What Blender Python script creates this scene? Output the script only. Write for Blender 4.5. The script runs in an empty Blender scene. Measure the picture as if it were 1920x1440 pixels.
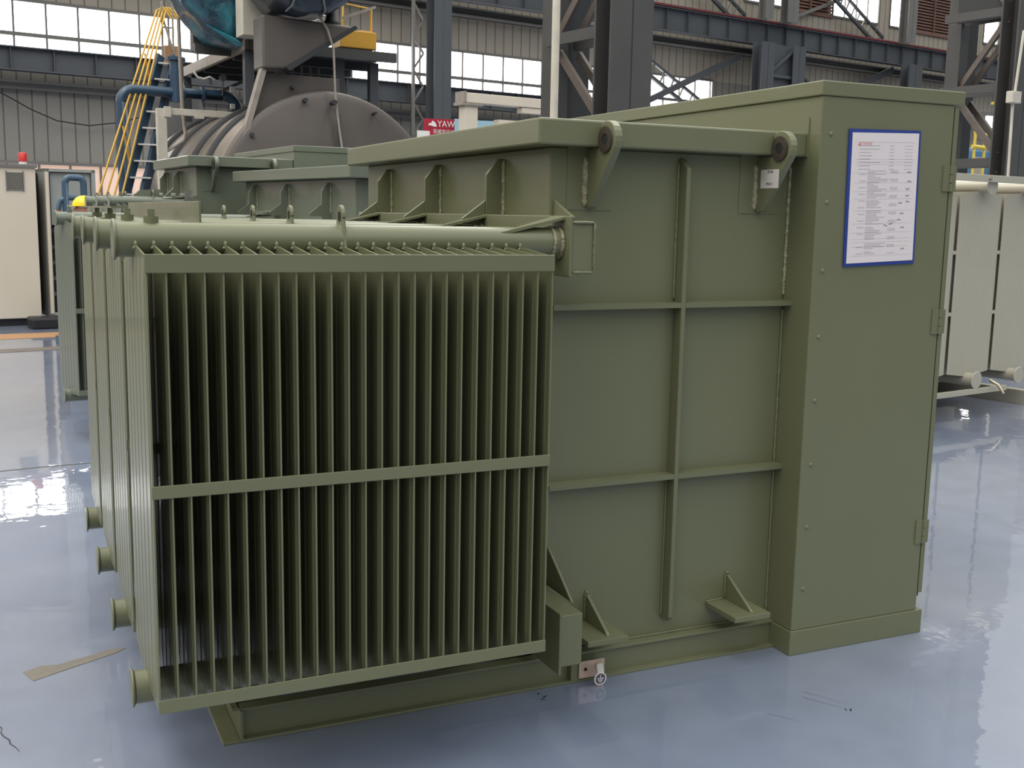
import bpy, math, random
from mathutils import Vector, Matrix
random.seed(7)
SC = bpy.context.scene
COL = SC.collection
PI = math.pi
def R(d): return math.radians(d)

# ------------------------------------------------------------------ camera
cam_data = bpy.data.cameras.new('camera')
cam_data.sensor_width = 36.0
cam_data.lens = 2058.27 / 1920 * 36.0
cam_data.clip_end = 400
cam = bpy.data.objects.new('camera', cam_data)
COL.objects.link(cam)
CR = ((0.90895106, -0.41648949, 0.01856006), (-0.04677739, -0.14612293, -0.98815989), (0.41427026, 0.89732079, -0.15230088))
cam.matrix_world = Matrix(((CR[0][0], -CR[1][0], -CR[2][0], 0.0), (CR[0][1], -CR[1][1], -CR[2][1], 0.0),
                           (CR[0][2], -CR[1][2], -CR[2][2], 1.6), (0, 0, 0, 1)))
SC.camera = cam

# ------------------------------------------------------------------ view and light
vs = SC.view_settings
vs.view_transform = 'Standard'; vs.look = 'None'; vs.gamma = 1.0; vs.use_curve_mapping = False
vs.exposure = 0.35
SC.cycles.use_denoising = True
SC.cycles.max_bounces = 6
SC.cycles.sample_clamp_indirect = 6.0

world = bpy.data.worlds.new('hall_daylight'); SC.world = world
world.use_nodes = True
wn = world.node_tree; wn.nodes.clear()
w_out = wn.nodes.new('ShaderNodeOutputWorld'); w_bg = wn.nodes.new('ShaderNodeBackground')
w_tc = wn.nodes.new('ShaderNodeTexCoord'); w_sep = wn.nodes.new('ShaderNodeSeparateXYZ')
wn.links.new(w_tc.outputs['Generated'], w_sep.inputs[0])
w_up = wn.nodes.new('ShaderNodeMapRange')          # brighter overhead (roof lights)
w_up.interpolation_type = 'SMOOTHSTEP'
w_up.inputs[1].default_value = -0.05; w_up.inputs[2].default_value = 0.75
w_up.inputs[3].default_value = 0.06; w_up.inputs[4].default_value = 1.25
wn.links.new(w_sep.outputs['Z'], w_up.inputs[0])
w_lf = wn.nodes.new('ShaderNodeMapRange')          # brighter towards the window side on the left
w_lf.inputs[1].default_value = -1; w_lf.inputs[2].default_value = 1
w_lf.inputs[3].default_value = 1.5; w_lf.inputs[4].default_value = 0.8
wn.links.new(w_sep.outputs['X'], w_lf.inputs[0])
w_mul = wn.nodes.new('ShaderNodeMath'); w_mul.operation = 'MULTIPLY'
wn.links.new(w_up.outputs[0], w_mul.inputs[0]); wn.links.new(w_lf.outputs[0], w_mul.inputs[1])
w_df = wn.nodes.new('ShaderNodeMath'); w_df.operation = 'SUBTRACT'      # warmer towards the left windows, cooler behind the camera
wn.links.new(w_sep.outputs['X'], w_df.inputs[0]); wn.links.new(w_sep.outputs['Y'], w_df.inputs[1])
w_m2 = wn.nodes.new('ShaderNodeMapRange'); w_m2.inputs[1].default_value = -1.2; w_m2.inputs[2].default_value = 1.2
wn.links.new(w_df.outputs[0], w_m2.inputs[0])
w_mx = wn.nodes.new('ShaderNodeMix'); w_mx.data_type = 'RGBA'
w_mx.inputs[6].default_value = (1.02, 0.985, 0.86, 1); w_mx.inputs[7].default_value = (0.93, 1.0, 1.02, 1)
wn.links.new(w_m2.outputs[0], w_mx.inputs[0]); wn.links.new(w_mx.outputs[2], w_bg.inputs['Color'])
wn.links.new(w_mul.outputs[0], w_bg.inputs['Strength'])
wn.links.new(w_bg.outputs[0], w_out.inputs[0])

def area_light(name, loc, rot, sx, sy, power, col=(1, 1, 1)):
    d = bpy.data.lights.new(name, 'AREA'); d.shape = 'RECTANGLE'; d.size = sx; d.size_y = sy
    d.energy = power; d.color = col
    o = bpy.data.objects.new(name, d); COL.objects.link(o)
    o.location = loc; o.rotation_euler = rot
    return o
# roof lights: long skylight strips high over the hall
area_light('roof_skylight', (-3, 8, 13), (0, R(-14), 0), 3.0, 22.0, 900, (1, 0.98, 0.95))
area_light('roof_skylight', (9, 16, 14), (0, 0, 0), 3.0, 24.0, 900, (1, 0.98, 0.95))

# ------------------------------------------------------------------ materials
MATS = {}
def nn(nt, t, **kw):
    n = nt.nodes.new(t)
    for k, v in kw.items(): setattr(n, k, v)
    return n
def mat(name, col, rough=0.5, metal=0.0, var=0.12, scale=6.0, bump=0.0, bscale=60.0, coat=0.0, spec=0.5, emit=None, estr=0.0, rvar=0.08):
    if name in MATS: return MATS[name]
    m = bpy.data.materials.new(name); m.use_nodes = True
    nt = m.node_tree; b = nt.nodes['Principled BSDF']
    b.inputs['Roughness'].default_value = rough; b.inputs['Metallic'].default_value = metal
    b.inputs['Coat Weight'].default_value = coat; b.inputs['Specular IOR Level'].default_value = spec
    tc = nn(nt, 'ShaderNodeTexCoord')
    no = nn(nt, 'ShaderNodeTexNoise'); no.inputs['Scale'].default_value = scale; no.inputs['Detail'].default_value = 4
    nt.links.new(tc.outputs['Object'], no.inputs['Vector'])
    mx = nn(nt, 'ShaderNodeMix', data_type='RGBA')
    c1 = [min(1, c * (1 - var)) for c in col]; c2 = [min(1, c * (1 + var)) for c in col]
    mx.inputs[6].default_value = (*c1, 1); mx.inputs[7].default_value = (*c2, 1)
    nt.links.new(no.outputs['Fac'], mx.inputs[0]); nt.links.new(mx.outputs[2], b.inputs['Base Color'])
    if rvar:
        mr = nn(nt, 'ShaderNodeMapRange'); mr.inputs[3].default_value = max(0.02, rough - rvar); mr.inputs[4].default_value = min(1, rough + rvar)
        nt.links.new(no.outputs['Fac'], mr.inputs[0]); nt.links.new(mr.outputs[0], b.inputs['Roughness'])
    if bump:
        n2 = nn(nt, 'ShaderNodeTexNoise'); n2.inputs['Scale'].default_value = bscale; n2.inputs['Detail'].default_value = 3
        nt.links.new(tc.outputs['Object'], n2.inputs['Vector'])
        bp = nn(nt, 'ShaderNodeBump'); bp.inputs['Strength'].default_value = bump; bp.inputs['Distance'].default_value = 0.01
        nt.links.new(n2.outputs['Fac'], bp.inputs['Height']); nt.links.new(bp.outputs[0], b.inputs['Normal'])
    if emit:
        b.inputs['Emission Color'].default_value = (*emit, 1); b.inputs['Emission Strength'].default_value = estr
    MATS[name] = m
    return m
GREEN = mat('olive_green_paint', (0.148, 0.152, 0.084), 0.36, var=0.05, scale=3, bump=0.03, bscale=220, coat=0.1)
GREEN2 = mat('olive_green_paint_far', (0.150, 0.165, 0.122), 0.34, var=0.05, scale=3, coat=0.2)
WELD = mat('painted_weld_bead', (0.34, 0.31, 0.20), 0.3, var=0.7, scale=70, bump=1.0, bscale=160, coat=0.3)  # brownish bead, colour raised so that its lumps look lit
STEEL = mat('dark_grey_steel', (0.068, 0.064, 0.062), 0.55, var=0.25, scale=1.5, bump=0.1, bscale=20)
STEELB = mat('charcoal_steel', (0.030, 0.030, 0.032), 0.6, var=0.25, scale=1.5)
GIRD = mat('blue_grey_girder_paint', (0.072, 0.076, 0.084), 0.55, var=0.18, scale=0.8)
PURL = mat('dusty_grey_purlin', (0.17, 0.16, 0.148), 0.6, var=0.25, scale=0.7)
RUSTB = mat('dusty_brown_bar', (0.12, 0.095, 0.08), 0.55, var=0.3, scale=3)
RAWST = mat('bare_brown_steel', (0.108, 0.090, 0.080), 0.48, metal=0.25, var=0.25, scale=1.1, bump=0.15, bscale=9)
RUST = mat('worn_steel_edge', (0.30, 0.26, 0.22), 0.5, metal=0.2, var=0.35, scale=5)
BUSH = mat('bare_machined_bushing', (0.085, 0.066, 0.055), 0.45, metal=0.5, var=0.3, scale=40)
YEL = mat('yellow_safety_paint', (0.62, 0.36, 0.05), 0.45, var=0.15, scale=3)
YELB = mat('bright_yellow_plastic', (0.85, 0.62, 0.01), 0.3, var=0.05)
BLUE = mat('navy_blue_pipe_paint', (0.028, 0.060, 0.105), 0.4, var=0.25, scale=3, coat=0.2)
BLUEM = mat('mid_blue_paint', (0.07, 0.18, 0.34), 0.4, var=0.2, scale=3)
BLUEL = mat('slate_blue_pipe_paint', (0.045, 0.085, 0.14), 0.4, var=0.15, scale=5)
CREAM = mat('cream_enamel', (0.62, 0.54, 0.44), 0.5, var=0.08, scale=1.2)
CREAMW = mat('weathered_cream_paint', (0.55, 0.50, 0.42), 0.6, var=0.3, scale=4)
PALE = mat('pale_grey_enamel', (0.43, 0.395, 0.32), 0.32, var=0.06, scale=3, coat=0.2)
BLACK = mat('black_rubber', (0.012, 0.012, 0.013), 0.5, var=0.2)
HOLE = mat('dark_gap_shade', (0.006, 0.006, 0.006), 0.9, var=0.1)  # near-black colour standing in for the shade inside holes and gaps
PAPER = mat('printed_paper', (0.74, 0.66, 0.66), 0.5, var=0.02, scale=3)
BLUEF = mat('blue_plastic_folder', (0.022, 0.048, 0.25), 0.35, var=0.1, scale=5)
INK = mat('grey_printed_ink', (0.46, 0.41, 0.43), 0.6, var=0.1)
INKD = mat('dark_pen_ink', (0.10, 0.08, 0.12), 0.6, var=0.1)
REDI = mat('red_printed_ink', (0.62, 0.20, 0.20), 0.6, var=0.1)
STICK = mat('white_label_paper', (0.62, 0.57, 0.53), 0.4, var=0.03)
COPPER = mat('tinned_copper_plate', (0.58, 0.42, 0.35), 0.3, metal=0.35, var=0.2, scale=30)
WHITE = mat('white_paint', (0.72, 0.70, 0.66), 0.45, var=0.08)
REDP = mat('red_plastic', (0.55, 0.02, 0.02), 0.35, var=0.1)
REDS = mat('red_sign_panel', (0.36, 0.012, 0.03), 0.5, var=0.1)
SKYS = mat('light_blue_sign_panel', (0.30, 0.46, 0.55), 0.5, var=0.1)
REDL = mat('red_conductor_rail', (0.15, 0.025, 0.03), 0.5, var=0.15)
SKIN = mat('weathered_skin', (0.50, 0.24, 0.17), 0.5, var=0.08, scale=20)
CLOTH = mat('dark_blue_workwear', (0.03, 0.045, 0.09), 0.8, var=0.2, scale=10)
ORANGE = mat('orange_board', (0.36, 0.19, 0.09), 0.6, var=0.15)
TAPE = mat('brown_tape_residue', (0.17, 0.15, 0.125), 0.6, var=0.25, scale=30)
LOUV = mat('brown_louvre_paint', (0.17, 0.085, 0.065), 0.6, var=0.2)
BRASS = mat('brass_fitting', (0.5, 0.42, 0.3), 0.3, metal=0.7, var=0.2)

def tarp_mat():
    m = bpy.data.materials.new('teal_plastic_tarp'); m.use_nodes = True; nt = m.node_tree
    b = nt.nodes['Principled BSDF']; b.inputs['Roughness'].default_value = 0.22; b.inputs['Coat Weight'].default_value = 0.5
    tc = nn(nt, 'ShaderNodeTexCoord'); no = nn(nt, 'ShaderNodeTexNoise'); no.inputs['Scale'].default_value = 1.6; no.inputs['Detail'].default_value = 6; no.inputs['Distortion'].default_value = 1.2
    nt.links.new(tc.outputs['Object'], no.inputs['Vector'])
    cr = nn(nt, 'ShaderNodeValToRGB'); e = cr.color_ramp.elements
    e[0].position = 0.36; e[0].color = (0.012, 0.035, 0.06, 1); e[1].position = 0.64; e[1].color = (0.03, 0.19, 0.24, 1)
    nt.links.new(no.outputs['Fac'], cr.inputs[0]); nt.links.new(cr.outputs[0], b.inputs['Base Color'])
    bp = nn(nt, 'ShaderNodeBump'); bp.inputs['Strength'].default_value = 0.8; bp.inputs['Distance'].default_value = 0.12
    nt.links.new(no.outputs['Fac'], bp.inputs['Height']); nt.links.new(bp.outputs[0], b.inputs['Normal'])
    return m
TARP = tarp_mat()

def wall_mat(name, col, pitch=0.36):
    m = bpy.data.materials.new(name); m.use_nodes = True; nt = m.node_tree
    b = nt.nodes['Principled BSDF']; b.inputs['Roughness'].default_value = 0.55
    tc = nn(nt, 'ShaderNodeTexCoord'); sp = nn(nt, 'ShaderNodeSeparateXYZ'); nt.links.new(tc.outputs['Object'], sp.inputs[0])
    d = nn(nt, 'ShaderNodeMath', operation='DIVIDE'); d.inputs[1].default_value = pitch; nt.links.new(sp.outputs['X'], d.inputs[0])
    fr = nn(nt, 'ShaderNodeMath', operation='FRACT'); nt.links.new(d.outputs[0], fr.inputs[0])
    lt = nn(nt, 'ShaderNodeMath', operation='LESS_THAN'); lt.inputs[1].default_value = 0.11; nt.links.new(fr.outputs[0], lt.inputs[0])
    no = nn(nt, 'ShaderNodeTexNoise'); no.inputs['Scale'].default_value = 0.5; no.inputs['Detail'].default_value = 6
    nt.links.new(tc.outputs['Object'], no.inputs['Vector'])
    mx = nn(nt, 'ShaderNodeMix', data_type='RGBA'); mx.inputs[6].default_value = (*[c * 0.82 for c in col], 1); mx.inputs[7].default_value = (*[min(1, c * 1.15) for c in col], 1)
    nt.links.new(no.outputs['Fac'], mx.inputs[0])
    m2 = nn(nt, 'ShaderNodeMix', data_type='RGBA'); m2.inputs[7].default_value = (*[c * 0.42 for c in col], 1)
    nt.links.new(lt.outputs[0], m2.inputs[0]); nt.links.new(mx.outputs[2], m2.inputs[6]); nt.links.new(m2.outputs[2], b.inputs['Base Color'])
    return m
WALLM = wall_mat('ribbed_grey_cladding', (0.26, 0.24, 0.21))
WALLU = wall_mat('ribbed_skylit_cream_cladding', (0.40, 0.345, 0.28))  # cream cladding, colour made paler for the skylight on the upper wall

def glass_mat():
    m = bpy.data.materials.new('daylit_window_pane'); m.use_nodes = True; nt = m.node_tree
    b = nt.nodes['Principled BSDF']; b.inputs['Base Color'].default_value = (0.8, 0.85, 0.9, 1); b.inputs['Roughness'].default_value = 0.1
    b.inputs['Emission Color'].default_value = (1.0, 0.99, 0.98, 1); b.inputs['Emission Strength'].default_value = 5.0
    return m
PANE = glass_mat()
PANEW = mat('warm_daylit_pane', (0.5, 0.4, 0.35), 0.3, emit=(1.0, 0.66, 0.50), estr=0.42, var=0.02)

def floor_mat():
    m = bpy.data.materials.new('blue_grey_epoxy_floor'); m.use_nodes = True; nt = m.node_tree
    b = nt.nodes['Principled BSDF']
    tc = nn(nt, 'ShaderNodeTexCoord')
    n1 = nn(nt, 'ShaderNodeTexNoise'); n1.inputs['Scale'].default_value = 0.55; n1.inputs['Detail'].default_value = 5
    n2 = nn(nt, 'ShaderNodeTexNoise'); n2.inputs['Scale'].default_value = 5.0; n2.inputs['Detail'].default_value = 5
    for n in (n1, n2): nt.links.new(tc.outputs['Object'], n.inputs['Vector'])
    cr = nn(nt, 'ShaderNodeValToRGB'); e = cr.color_ramp.elements
    e[0].position = 0.32; e[0].color = (0.175, 0.208, 0.298, 1); e[1].position = 0.70; e[1].color = (0.245, 0.268, 0.345, 1)
    nt.links.new(n1.outputs['Fac'], cr.inputs[0])
    mx = nn(nt, 'ShaderNodeMix', data_type='RGBA', blend_type='MULTIPLY'); mx.inputs[0].default_value = 0.25
    cr2 = nn(nt, 'ShaderNodeValToRGB'); cr2.color_ramp.elements[0].color = (0.7, 0.7, 0.7, 1); cr2.color_ramp.elements[0].position = 0.35; cr2.color_ramp.elements[1].position = 0.6
    nt.links.new(n2.outputs['Fac'], cr2.inputs[0]); nt.links.new(cr.outputs[0], mx.inputs[6]); nt.links.new(cr2.outputs[0], mx.inputs[7])
    nt.links.new(mx.outputs[2], b.inputs['Base Color'])
    mr = nn(nt, 'ShaderNodeMapRange'); mr.inputs[3].default_value = 0.25; mr.inputs[4].default_value = 0.45
    nt.links.new(n2.outputs['Fac'], mr.inputs[0]); nt.links.new(mr.outputs[0], b.inputs['Roughness'])
    b.inputs['Specular IOR Level'].default_value = 0.5; b.inputs['Coat Weight'].default_value = 1.0; b.inputs['Coat Roughness'].default_value = 0.02; b.inputs['Coat IOR'].default_value = 1.55
    mp = nn(nt, 'ShaderNodeMapping'); mp.inputs['Scale'].default_value = (2.2, 2.2, 1); nt.links.new(tc.outputs['Object'], mp.inputs[0])
    n3 = nn(nt, 'ShaderNodeTexNoise'); n3.inputs['Scale'].default_value = 2.4; n3.inputs['Detail'].default_value = 3
    nt.links.new(mp.outputs[0], n3.inputs['Vector'])
    bp = nn(nt, 'ShaderNodeBump'); bp.inputs['Strength'].default_value = 0.07; bp.inputs['Distance'].default_value = 0.02
    nt.links.new(n3.outputs['Fac'], bp.inputs['Height']); nt.links.new(bp.outputs[0], b.inputs['Normal']); nt.links.new(bp.outputs[0], b.inputs['Coat Normal'])
    return m
FLOOR = floor_mat()

# ------------------------------------------------------------------ mesh building
class MB:
    """collects boxes, plates and tubes and links them as ONE mesh object"""
    def __init__(s): s.v = []; s.f = []; s.sm = []
    def add(s, vs, fs, smooth=False):
        b = len(s.v); s.v += [tuple(v) for v in vs]; s.f += [tuple(b + i for i in f) for f in fs]; s.sm += [smooth] * len(fs)
        return s
    def box(s, x0, x1, y0, y1, z0, z1):
        return s.add([(x0, y0, z0), (x1, y0, z0), (x1, y1, z0), (x0, y1, z0), (x0, y0, z1), (x1, y0, z1), (x1, y1, z1), (x0, y1, z1)],
                     [(0, 3, 2, 1), (4, 5, 6, 7), (0, 1, 5, 4), (1, 2, 6, 5), (2, 3, 7, 6), (3, 0, 4, 7)])
    def beam(s, a, b, w, h=None, up=(0, 0, 1)):
        """rectangular bar from a to b"""
        h = h or w; a = Vector(a); b = Vector(b); d = (b - a).normalized(); up = Vector(up)
        if abs(d.dot(up)) > 0.98: up = Vector((1, 0, 0))
        x = d.cross(up).normalized() * w / 2; y = x.cross(d).normalized() * h / 2
        vs = [p + sx * x + sy * y for p in (a, b) for sx, sy in ((-1, -1), (1, -1), (1, 1), (-1, 1))]
        return s.add(vs, [(0, 1, 2, 3), (7, 6, 5, 4), (0, 4, 5, 1), (1, 5, 6, 2), (2, 6, 7, 3), (3, 7, 4, 0)])
    def tube(s, pts, r, n=12, caps=True, rr=None):
        pts = [Vector(p) for p in pts]; m = len(pts); rings = []; prev = None
        for i, p in enumerate(pts):
            d = (pts[min(i + 1, m - 1)] - pts[max(i - 1, 0)])
            d = d.normalized() if d.length > 1e-9 else (prev_d if i else Vector((0, 0, 1)))
            prev_d = d
            if prev is None:
                u = Vector((0, 0, 1)) if abs(d.z) < 0.9 else Vector((1, 0, 0))
                x = d.cross(u).normalized()
            else: x = (prev - d * prev.dot(d)).normalized()
            prev = x; y = d.cross(x); q = rr[i] if rr else r
            rings.append([p + (x * math.cos(2 * PI * k / n) + y * math.sin(2 * PI * k / n)) * q for k in range(n)])
        vs = [v for g in rings for v in g]
        fs = [(i * n + k, i * n + (k + 1) % n, (i + 1) * n + (k + 1) % n, (i + 1) * n + k) for i in range(m - 1) for k in range(n)]
        s.add(vs, fs, True)
        if caps:
            s.add(rings[0], [tuple(reversed(range(n)))]); s.add(rings[-1], [tuple(range(n))])
        return s
    def prism(s, poly, ax, a, b):
        """polygon in the plane across axis ax, extruded from a to b; poly gives the two other coordinates in order"""
        n = len(poly)
        def P(q, t):
            return (t, q[0], q[1]) if ax == 0 else ((q[0], t, q[1]) if ax == 1 else (q[0], q[1], t))
        vs = [P(q, a) for q in poly] + [P(q, b) for q in poly]
        fs = [tuple(range(n)), tuple(reversed(range(n, 2 * n)))] + [(i, i + n, (i + 1) % n + n, (i + 1) % n) for i in range(n)]
        return s.add(vs, fs)
    def ring(s, c, ax, r0, r1, a, b, n=28, sx=1.0):
        """flat annulus around axis ax"""
        def P(r, k, t):
            u, v = r * math.cos(2 * PI * k / n) * sx, r * math.sin(2 * PI * k / n)
            return (t, c[0] + u, c[1] + v) if ax == 0 else ((c[0] + u, t, c[1] + v) if ax == 1 else (c[0] + u, c[1] + v, t))
        vs = [P(r, k, t) for t in (a, b) for r in (r0, r1) for k in range(n)]
        fs = []
        for k in range(n):
            j = (k + 1) % n
            fs += [(k, j, n + j, n + k), (2 * n + k, 3 * n + k, 3 * n + j, 2 * n + j), (k, 2 * n + k, 2 * n + j, j), (n + k, n + j, 3 * n + j, 3 * n + k)]
        return s.add(vs, fs)
    def ball(s, c, r, n=10, m=6, sc=(1, 1, 1)):
        vs = []; fs = []
        for i in range(m + 1):
            t = PI * i / m
            for k in range(n):
                p = 2 * PI * k / n
                vs.append((c[0] + r * sc[0] * math.sin(t) * math.cos(p), c[1] + r * sc[1] * math.sin(t) * math.sin(p), c[2] + r * sc[2] * math.cos(t)))
        for i in range(m):
            for k in range(n): fs.append((i * n + k, (i + 1) * n + k, (i + 1) * n + (k + 1) % n, i * n + (k + 1) % n))
        return s.add(vs, fs, True)
    def weld(s, a, b, r):
        """a lumpy bead from a to b"""
        a = Vector(a); b = Vector(b); L = (b - a).length; n = max(3, int(L / (r * 1.3)))
        pts = [a.lerp(b, i / n) + Vector([random.uniform(-.12, .12) * r for _ in range(3)]) for i in range(n + 1)]
        rr = [r * random.uniform(.72, 1.15) for _ in pts]; rr[0] = rr[-1] = r * .4
        return s.tube(pts, r, 7, True, rr)
    def mesh(s, name, m, off=(0, 0, 0)):
        me = bpy.data.meshes.new(name)
        me.from_pydata([(v[0] - off[0], v[1] - off[1], v[2] - off[2]) for v in s.v], [], s.f)
        me.polygons.foreach_set('use_smooth', s.sm)
        for mm in (m if isinstance(m, (list, tuple)) else [m]): me.materials.append(mm)
        me.update()
        return me

def rotz(p, deg):
    a = R(deg); return (p[0] * math.cos(a) - p[1] * math.sin(a), p[0] * math.sin(a) + p[1] * math.cos(a), p[2])
class Thing:
    """a top-level object: an Empty at its base; coordinates are given in a frame turned by deg about the origin"""
    def __init__(s, name, label, cat, org=(0, 0, 0), deg=0.0, group=None):
        s.o = bpy.data.objects.new(name, None); COL.objects.link(s.o); s.org = org
        s.o.location = rotz(org, deg); s.o.rotation_euler = (0, 0, R(deg)); s.o.empty_display_size = 0.2
        s.o['label'] = label; s.o['category'] = cat
        if group: s.o['group'] = group
    def part(s, name, mb, m, parent=None, bevel=0.0, label=None):
        o = bpy.data.objects.new(name, mb.mesh(name, m, s.org)); COL.objects.link(o); o.parent = parent or s.o
        if bevel:
            bv = o.modifiers.new('edge', 'BEVEL'); bv.width = bevel; bv.segments = 2; bv.limit_method = 'ANGLE'; bv.angle_limit = R(40)
            bv.harden_normals = False
        if label: o['label'] = label
        return o
    def text(s, name, body, size, loc, rot, m, parent=None, align='CENTER', sx=1.0, extrude=0.0005, shear=0.0):
        c = bpy.data.curves.new(name, 'FONT'); c.body = body; c.size = size; c.align_x = align; c.align_y = 'CENTER'; c.extrude = extrude; c.shear = shear
        c.materials.append(m)
        o = bpy.data.objects.new(name, c); COL.objects.link(o); o.parent = parent or s.o
        me = bpy.data.meshes.new_from_object(o); me.name = name; bpy.data.objects.remove(o)
        o = bpy.data.objects.new(name, me); COL.objects.link(o); o.parent = parent or s.o
        o.location = (loc[0] - s.org[0], loc[1] - s.org[1], loc[2] - s.org[2]); o.rotation_euler = rot; o.scale = (sx, 1, 1)
        return o
def single(name, mb, m, label, cat, org=(0, 0, 0), deg=0.0, group=None, kind=None, bevel=0):
    """a thing that is one mesh"""
    o = bpy.data.objects.new(name, mb.mesh(name, m, org)); COL.objects.link(o)
    o.location = rotz(org, deg); o.rotation_euler = (0, 0, R(deg))
    if label: o['label'] = label
    if cat: o['category'] = cat
    if group: o['group'] = group
    if kind: o['kind'] = kind
    if bevel:
        bv = o.modifiers.new('edge', 'BEVEL'); bv.width = bevel; bv.segments = 2; bv.limit_method = 'ANGLE'
    return o
def struct(name, mb, m, deg=10.0, parent=None):
    o = bpy.data.objects.new(name, mb.mesh(name, m)); COL.objects.link(o)
    if parent: o.parent = parent
    else:
        o.rotation_euler = (0, 0, R(deg)); o['kind'] = 'structure'
    return o

# ------------------------------------------------------------------ the hall (frame turned 10 degrees)
HA = 10.0
struct('floor', MB().box(-30, 75, -12, 33, -0.2, 0.0), FLOOR)
WV = 32.0
struct('wall_back', MB().box(-25, 70, WV, WV + .3, 0, 1.9).box(-25, 70, WV, WV + .3, 2.73, 5.71).box(31.5, 70, WV, WV + .3, 5.71, 6.91)
       , WALLM)
struct('wall_back_upper', MB().box(-25, 70, WV, WV + .3, 6.91, 10.13).box(-25, 70, WV, WV + .3, 12.6, 15)
       .box(-25, 26.5, WV, WV + .3, 10.13, 12.6), WALLU)
# windows
def window(n, u0, u1, z0, z1, pitch, transom=None, pm=PANE, v=WV):
    fr = MB(); w = .05
    fr.box(u0, u1, v - .06, v + .02, z0 - .05, z0 + .03).box(u0, u1, v - .06, v + .02, z1 - .03, z1 + .05)
    k = u0
    while k <= u1 + 1e-6:
        fr.box(k - w / 2, k + w / 2, v - .05, v + .02, z0, z1); k += pitch
    if transom: fr.box(u0, u1, v - .07, v + .02, transom - .05, transom + .05)
    f = struct('window_%d' % n, fr, PURL)
    g = struct('glass', MB().box(u0, u1, v + .05, v + .08, z0, z1), pm, parent=f)
    return f
window(1, -12.6, 31.5, 5.71, 6.91, 0.814, 6.05)
window(2, -12.6, 31.5, 1.9, 2.73, 0.80, pm=PANEW)
un = 3
for u0, u1 in ((26.6, 28.2), (31.4, 32.2), (33.0, 33.9), (34.5, 35.4), (38.3, 41.3), (42.1, 43.9), (49.2, 50.4), (51.4, 52.6)):
    window(un, u0, u1, 10.13, 12.6, (u1 - u0) / max(1, round((u1 - u0) / .8))); un += 1
fill = MB()
for u0, u1 in ((28.2, 31.4), (32.2, 33.0), (33.9, 34.5), (41.3, 42.1), (46.6, 49.2), (50.4, 51.4), (52.6, 70)):
    fill.box(u0, u1, WV, WV + .3, 10.13, 12.6)
struct('trim_1', fill, WALLU)
def louvre(n, u0, u1):
    m = MB(); z = 10.13
    while z < 12.6:
        m.add([(u0, WV - .05, z), (u1, WV - .05, z), (u1, WV + .05, z + .13), (u0, WV + .05, z + .13)], [(0, 1, 2, 3)]); z += .13
    m.box(u0, u1, WV - .08, WV + .1, 10.02, 10.13).box(u0 - .04, u0 + .04, WV - .08, WV + .1, 10.1, 12.6).box((u0 + u1) / 2 - .03, (u0 + u1) / 2 + .03, WV - .08, WV + .1, 10.1, 12.6)
    m.box(u0, u1, WV + .06, WV + .12, 10.1, 12.6)
    struct('trim_%d' % n, m, LOUV)
louvre(2, 35.4, 38.3); louvre(3, 43.9, 46.6)
# horizontal rails running along the wall
def girder(name, label, u0, u1, v, z0, z1, m, st=1.05, depth=.35, fl=.03, group=None):
    b = MB().box(u0, u1, v - depth / 2, v + depth / 2, z0, z0 + fl).box(u0, u1, v - depth / 2, v + depth / 2, z1 - fl, z1).box(u0, u1, v - .02, v + .02, z0, z1)
    k = u0
    while k < u1: b.box(k - .01, k + .01, v - depth / 2 + .03, v, z0, z1); k += st
    return single(name, b, m, label, 'girder', (u0, v, z0), HA, group)
girder('crane_girder', 'long dark grey lower girder with stiffeners running just under the long window band', -12, 31.5, 31.2, 5.02, 5.62, GIRD)
girder('crane_girder', 'deep dark grey upper crane girder with a red rail along its top', -12, 68, 30.9, 8.28, 9.10, GIRD)
single('conductor_rail', MB().box(-12, 68, 30.7, 30.85, 9.13, 9.2), REDL, 'thin red conductor rail lying along the top of the upper crane girder', 'rail', (0, 30.8, 9.13), HA)
single('wall_purlin', MB().box(-12, 68, 31.5, 31.9, 7.97, 8.02).box(-12, 68, 31.5, 31.9, 8.2, 8.25).box(-12, 68, 31.75, 31.8, 7.97, 8.25), PURL,
       'long dusty grey channel beam fixed to the wall below the upper crane girder', 'beam', (0, 31.8, 8), HA)
single('wall_purlin', MB().box(-12, 68, 31.5, 31.95, 4.77, 4.83).box(-12, 68, 31.75, 31.8, 4.62, 4.83), PURL,
       'long dusty grey ledge beam fixed to the wall below the lower girder', 'beam', (0, 31.8, 4.7), HA)

def h_column(b, u, v, z0, z1, w, d, t=.03):
    b.box(u - w / 2, u + w / 2, v - d / 2, v - d / 2 + t, z0, z1).box(u - w / 2, u + w / 2, v + d / 2 - t, v + d / 2, z0, z1).box(u - t / 2, u + t / 2, v - d / 2, v + d / 2, z0, z1)
    return b
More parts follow.
